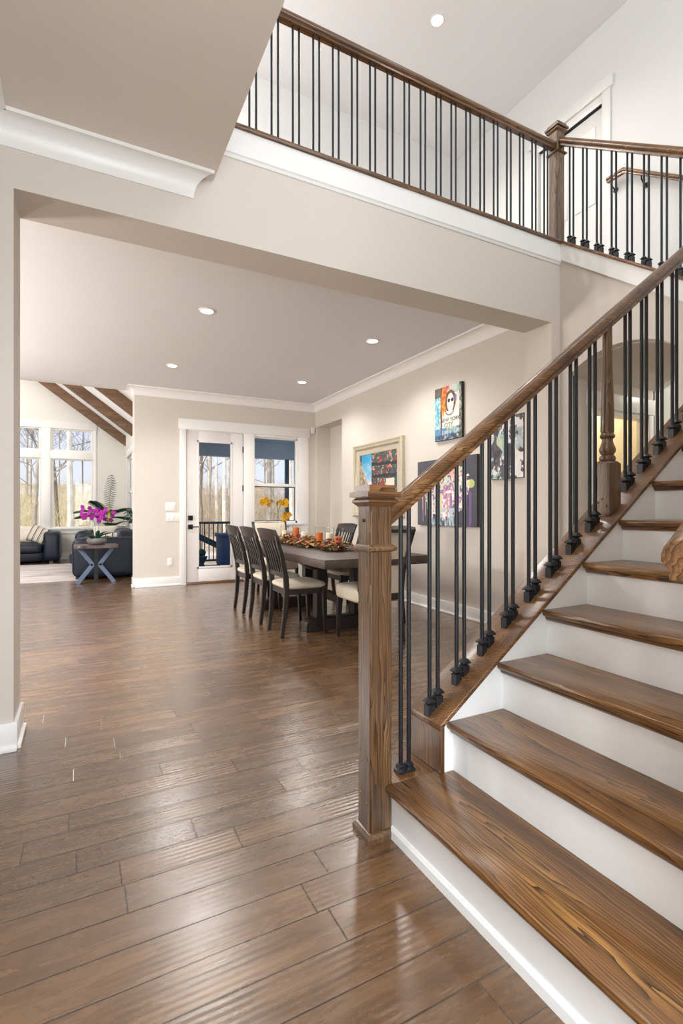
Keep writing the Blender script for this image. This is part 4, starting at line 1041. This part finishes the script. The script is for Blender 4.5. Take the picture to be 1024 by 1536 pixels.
s2 = thing('sofa', 'dark navy leather sofa seen from its arm end behind the side table', 'sofa', (.4, 10.4, 0))
obj('arm', MB().soft((.385, 9.55, .37), (.545, .165, .335), .22, .26), M['leather'], s2, smooth=True)
obj('arm', MB().soft((.385, 11.33, .40), (.53, .165, .37), .22, .3), M['leather'], s2, smooth=True)
obj('base', MB().soft((.385, 10.44, .17), (.50, .78, .13), .15, .3), M['leather'], s2, smooth=True)
for y in (10.06, 10.80): obj('seat_cushion', MB().soft((.22, y, .34), (.43, .37, .12), .22, .4), M['leather'], s2, smooth=True)
for y in (10.06, 10.80): obj('back_cushion', MB().soft((.72, y, .60), (.17, .38, .22), .25, .5), M['leather'], s2, smooth=True)
for x in (-.07, .86):
    for y in (9.48, 11.38): obj('foot', MB().box(x - .035, y - .035, 0, x + .035, y + .035, .06), M['darkwood'], s2)
pillow('throw_pillow', 'ivory pillow showing above the arm of the nearer sofa', (.42, 11.06, .66), .46, .42, .15, (math.radians(-14), 0, .1), M['pillow'], 'sofa pillows')
pillow('throw_pillow', 'striped pillow on the nearer sofa behind the orchid', (.42, 10.02, .60), .38, .36, .14, (math.radians(-28), 0, -.15), M['stripe'], 'sofa pillows')

et = thing('side_table', 'live-edge side table on crossed blue-grey legs holding the orchid', 'table', (.19, 8.95, 0))
top = []
r = random.Random(2)
for i in range(15): top.append((-.125 + .63 * i / 14, 8.70 + r.uniform(-.015, .015)))
for i in range(15): top.append((.505 - .63 * i / 14, 9.20 + r.uniform(-.015, .015)))
obj('tabletop', MB().prism(top, 'z', .568, .617), M['slatewood'], et, .004, 1)
obj('post', MB().box(.16, 8.92, 0, .22, 8.98, .568), M['black'], et)
for sx_ in (-1, 1):
    xm = .19 + sx_ * .045
    obj('leg', MB().bar([(.19 + sx_ * .245, 8.95, .566), (xm, 8.95, .292)], .06, .06, (0, 1, 0)), M['bluegrey'], et)
    obj('leg', MB().bar([(xm, 8.95, .300), (.19 + sx_ * .27, 8.95, .0)], .06, .06, (0, 1, 0)), M['bluegrey'], et)
obj('crossbar', MB().box(.13, 8.922, .27, .25, 8.978, .32), M['bluegrey'], et)

def frond(base, d, length, droop, w_, n=16):
    """a feather palm frond: arching rib with paired narrow leaflets"""
    rib = MB(); lf = MB(); p = Vector(base); d = Vector(d).normalized(); pts = [p.copy()]
    for i in range(n):
        d = (d + Vector((0, 0, -droop / n))).normalized(); p = p + d * length / n; pts.append(p.copy())
        if i > 3:
            side = d.cross(Vector((0, 0, 1))); side = side.normalized() if side.length > .3 else Vector((.95, -.3, 0))
            ll = w_ * math.sin(PI * min(1.0, (i - 2) / (n - 1.5))) ** .6
            for s_ in (-1, 1): lf.leaf(p, side * s_ + d * .55 + Vector((0, 0, .12)), ll, .075, .5, .15, 3)
    rib.tube(pts, [.007 * (1 - .7 * i / n) for i in range(n + 1)], 5)
    return rib, lf
pp = thing('potted_palm', 'tall potted palm with dark feathery fronds in the living room corner', 'plant', (.52, 12.55, 0))
bx_, by_ = .52, 12.55
obj('pot', MB().lathe([(.001, 0), (.14, 0), (.18, .34), (.19, .36), (.165, .36), (.165, .32), (.001, .32)], (bx_, by_, 0), 24), M['pot_grey'], pp, smooth=True)
obj('trunk', MB().tube([(bx_, by_, .3), (bx_ + .01, by_, .6), (bx_, by_, 1.0)], [.05, .04, .03], 10), M['bark_dark'], pp, smooth=True)
for i, (dx_, dy_, dz_, ln, dr, ww) in enumerate([(.06, 0, 1.0, 1.0, .05, .15), (-.8, .1, .9, .72, 1.3, .24), (-.65, -.4, .75, .66, 1.3, .24), (-.4, .4, 1.1, .62, 1.0, .24), (.55, -.1, 1.0, .66, 1.7, .18), (.5, .3, .9, .60, 1.5, .18), (-.95, -.1, .55, .66, .9, .22), (.2, -.5, .8, .55, 1.4, .2), (.45, -.2, .3, .45, 1.0, .2)]):
    rb, lf = frond((bx_, by_, .96), (dx_, dy_, dz_), ln, dr, ww, 24)
    fo = obj('frond', lf, M['leaf'], pp, solid=.001); obj('rib', rb, M['leaf2'], fo, smooth=True)
obj('flower_stalk', MB().tube([(bx_ + .0, by_ - .3, .72), (bx_ + .02, by_ - .32, 1.0), (bx_ - .01, by_ - .33, 1.28)], [.02, .035, .012], 8), M['leafy'], pp, smooth=True)
for i in range(6):
    a = i * 1.1
    obj('broad_leaf', MB().leaf((bx_ + .05, by_ - .2, .75), (math.cos(a) * .6 + .3, -.5 + .2 * math.sin(a), .5 + .25 * math.sin(a * 2)), .42, .20, .8, .1, 7), M['leaf2'], pp, solid=.002, smooth=True)
pv = thing('trailing_plant', 'leafy green plant in a white pot on the side window sill', 'plant', (.885, 10.85, .79))
obj('pot', MB().lathe([(.001, 0), (.04, 0), (.055, .11), (.058, .12), (.046, .12), (.046, .10), (.001, .10)], (.885, 10.85, .79), 20), M['pot_white'], pv, smooth=True)
r = random.Random(21)
for i in range(26):
    a = r.uniform(0, 2 * PI); hh = r.uniform(.0, .40)
    obj('leaf', MB().leaf((.87 + .05 * math.cos(a), 10.85 + .06 * math.sin(a), .91 + hh * .7), (math.cos(a) * .8 - .3, math.sin(a), r.uniform(-.3, .7)), r.uniform(.10, .17), r.uniform(.05, .08), 1.0, .12, 5), M['leaf'], pv, solid=.002)
obj('stem', MB().tube([(.885, 10.85, .89), (.875, 10.85, 1.05), (.87, 10.84, 1.2)], .005, 6), M['leaf2'], pv)

# ------------------------------------------------------------------ outside: porch, deck, ground, trees
struct('floor_deck', MB().box(1.1, 8.29, -.12, 6.5, 11.15, -.03), M['deck'])
struct('ceiling_porch', MB().box(1.1, 8.29, 2.72, 6.5, 11.2, 2.80), M['porch'])
struct('trim_porch_beam', MB().box(1.1, 10.95, 2.36, 6.5, 11.1, 2.72), M['porch'])
for x, lb in ((4.256, 'slim dark blue porch post seen through the dining room window'), (6.4, 'slim dark blue porch post at the far right corner of the deck')):
    tag(obj('porch_post', MB().box(x - .042, 10.98, -.03, x + .042, 11.064, 2.36), M['porch_dark'], None, .004), lb, 'post')
dr_ = thing('deck_railing', 'dark blue deck railing outside the glass door', 'railing', (2.7, 11.02, -.03))
obj('top_rail', MB().box(1.1, 10.99, .875, 6.4, 11.05, .925), M['porch_dark'], dr_, .004)
obj('bottom_rail', MB().box(1.1, 11.0, .06, 6.4, 11.04, .10), M['porch_dark'], dr_, .003)
x = 1.2
while x < 6.3:
    if abs(x - 4.256) > .05: obj('baluster', MB().box(x - .010, 11.01, .10, x + .010, 11.03, .876), M['porch_dark'], dr_)
    x += .096
sr2 = thing('deck_stair_rail', 'sloping dark rail of the deck steps behind the deck railing', 'railing', (2.6, 11.35, 0))
obj('rail', MB().bar([(1.3, 11.35, 1.10), (3.4, 11.35, .02)], .06, .13, (0, 1, 0)), M['porch_dark'], sr2)
for x in (1.4, 3.3): obj('post', MB().box(x - .045, 11.31, -1.2, x + .045, 11.39, 1.0 - (x - 1.4) * .51), M['porch_dark'], sr2)
dbx = thing('deck_box', 'navy blue covered deck box standing by the deck railing', 'box', (2.95, 10.45, -.03))
obj('body', MB().box(2.53, 10.2, .04, 3.4, 10.72, .62), M['navy'], dbx, .01)
obj('lid', MB().box(2.50, 10.17, .62, 3.43, 10.75, .69), M['navy'], dbx, .012)
for x in (2.57, 3.36):
    for y in (10.25, 10.67): obj('foot', MB().box(x - .03, y - .03, -.03, x + .03, y + .03, .045), M['porch_dark'], dbx)
pl = thing('deck_planter', 'small dark planter at the left of the deck beyond the door', 'planter', (2.2, 10.6, -.03))
obj('urn', MB().lathe([(.001, 0), (.09, 0), (.06, .05), (.05, .09), (.11, .20), (.12, .24), (.10, .24), (.001, .2)], (2.2, 10.6, -.03), 20), M['porch_dark'], pl, smooth=True)
obj('foliage', MB().soft((2.2, 10.6, .29), (.09, .09, .08), 1, 1, 10, 8), M['leaf'], pl)

# ground rising into a wooded slope
def gz(x, y):
    t_ = max(0.0, y - 16.0)
    return -.9 + .02 * t_ + .9 * (1 / (1 + math.exp(-(y - 30) / 4))) + .085 * max(0, y - 32) + .18 * math.sin(x * .31 + y * .17) + .12 * math.sin(x * .9 - y * .5)
gm = MB(); nx_, ny_ = 50, 60
for j in range(ny_ + 1):
    for i in range(nx_ + 1):
        x = -45 + 110 * i / nx_; y = 13.9 + 60 * j / ny_ if j else 8.5
        if j == 0: gm.v.append((x, 11.2 if x > 1.1 else 13.9, -.95))
        else: gm.v.append((x, y, gz(x, y)))
for j in range(ny_):
    for i in range(nx_):
        a = j * (nx_ + 1) + i; gm.f.append((a, a + 1, a + nx_ + 2, a + nx_ + 1))
struct('ground', gm, M['ground'], smooth=True)

def tree_mb(x, y, h, r0, seed, lean=0.0, first=.28, nb=10, wav=.02):
    r = random.Random(seed); m = MB(); z0 = gz(x, y) - .2; pts = []; rad = []
    px, py = x, y
    for i in range(13):
        t_ = i / 12; px += lean * h / 12 + r.uniform(-wav, wav) * h * .12; py += r.uniform(-wav, wav) * h * .12
        pts.append(Vector((px, py, z0 + h * t_))); rad.append(r0 * .62 * (1 - .8 * t_) + .006)
    m.tube(pts, rad, 8)
    def branch(p, d, ln, rr, lvl):
        q = [p]; dd = d.normalized(); k_ = 6
        for i in range(k_):
            dd = (dd + Vector((r.uniform(-.28, .28), r.uniform(-.28, .28), r.uniform(-.12, .26)))).normalized(); q.append(q[-1] + dd * ln / k_)
        m.tube(q, [rr * (1 - .8 * i / k_) + .003 for i in range(k_ + 1)], 5 if lvl == 0 else 3)
        if lvl < 2:
            for i in range(4 if lvl == 0 else 3):
                e = r.randint(2, k_); sd = Vector((r.uniform(-1, 1), r.uniform(-1, 1), r.uniform(-.1, .9)))
                branch(q[e], dd * .6 + sd, ln * r.uniform(.4, .65), rr * .5, lvl + 1)
    for i in range(nb):
        t_ = first + (1 - first) * (i + r.random()) / nb; k_ = min(11, int(t_ * 12)); a = r.uniform(0, 2 * PI)
        branch(pts[k_], Vector((math.cos(a), math.sin(a), r.uniform(.2, 1.0))), h * r.uniform(.14, .30) * (1.15 - t_ * .5), rad[k_] * .5, 0)
    return m
def plant_tree(x, y, h, r0, seed, mat, label, group, **k_):
    tag(obj('bare_tree', tree_mb(x, y, h, r0, seed, **k_), M[mat], None, smooth=True), label, 'tree', group)
GL, GD = 'bare trees beyond the living room windows', 'bare trees beyond the deck'
def at(u, dist):
    a = YAW + math.atan((u - 512) / 750); return dist * math.tan(a), dist
lone = [(104, 24, 15, .21, 101, 'bark_pale', 'pale thick-trunked bare tree centred in the right-hand living room window', GL, dict(first=.42)),
        (92, 30, 13, .16, 102, 'bark_dark', 'dark bare tree just left of the pale trunk in the living room window', GL, dict(lean=-.06, nb=13)),
        (46, 27, 13, .15, 103, 'bark', 'bare branching tree in the left-hand living room window', GL, dict(lean=.05, nb=14, first=.2)),
        (335, 27, 16, .20, 104, 'bark_pale', 'pale slender bare trunk right of centre in the glass door', GD, dict(first=.45)),
        (324, 30, 16, .17, 105, 'bark_pale', 'pale bare trunk at the centre of the glass door', GD, dict(first=.4)),
        (312, 33, 15, .15, 106, 'bark', 'grey bare tree at the left of the glass door', GD, dict(lean=.03, nb=13)),
        (302, 24, 12, .09, 107, 'bark_dark', 'thin crooked dark tree at the left edge of the glass door', GD, dict(wav=.05)),
        (404, 28, 16, .26, 108, 'bark', 'stout grey forked tree in the left of the dining room window', GD, dict(first=.3, nb=13)),
        (440, 26, 14, .22, 109, 'bark_pale', 'leaning pale tree at the right edge of the dining room window', GD, dict(lean=-.04, first=.35))]
for u, d_, h_, r_, sd, mt, lb, gp, kk in lone:
    x, y = at(u, d_); plant_tree(x, y, h_, r_, sd, mt, lb, gp, **kk)
r = random.Random(77)
for i in range(14):
    x, y = at(r.uniform(10, 190), r.uniform(34, 52)); plant_tree(x, y, r.uniform(9, 15), r.uniform(.08, .16), 300 + i, r.choice(('bark', 'bark_dark', 'bark')), 'slim bare tree in the woods beyond the living room windows', 'distant woods behind the living room', nb=9)
for i in range(22):
    x, y = at(r.uniform(285, 465), r.uniform(32, 54)); plant_tree(x, y, r.uniform(10, 17), r.uniform(.08, .17), 400 + i, r.choice(('bark', 'bark_dark', 'bark_pale')), 'slim bare tree on the wooded slope beyond the deck', 'distant woods behind the deck', nb=9)
def thicket(name, label, u0, u1, d0, d1, n, seed, mat, h0, h1):
    r = random.Random(seed); m = MB()
    for i in range(n):
        x, y = at(r.uniform(u0, u1), r.uniform(d0, d1)); z = gz(x, y) - .1; h_ = r.uniform(h0, h1)
        for q in range(3):
            p = Vector((x, y, z)); d = Vector((r.uniform(-.6, .6), r.uniform(-.3, .3), 1)); pts = [p]
            for s_ in range(4): d = d + Vector((r.uniform(-.5, .5), r.uniform(-.3, .3), r.uniform(-.25, .2))); p = p + d.normalized() * h_ / 4; pts.append(p)
            m.tube(pts, [.014, .011, .008, .006, .003], 3)
    o = tag(obj(name, m, M[mat]), label, 'brush'); o['kind'] = 'stuff'
thicket('brush', 'tan leafless brush on the slope beyond the living room windows', -20, 200, 27, 46, 800, 501, 'twig_y', 1.2, 3.0)
thicket('brush', 'tan leafless brush on the slope beyond the deck', 280, 470, 27, 48, 800, 502, 'twig', 1.2, 3.4)
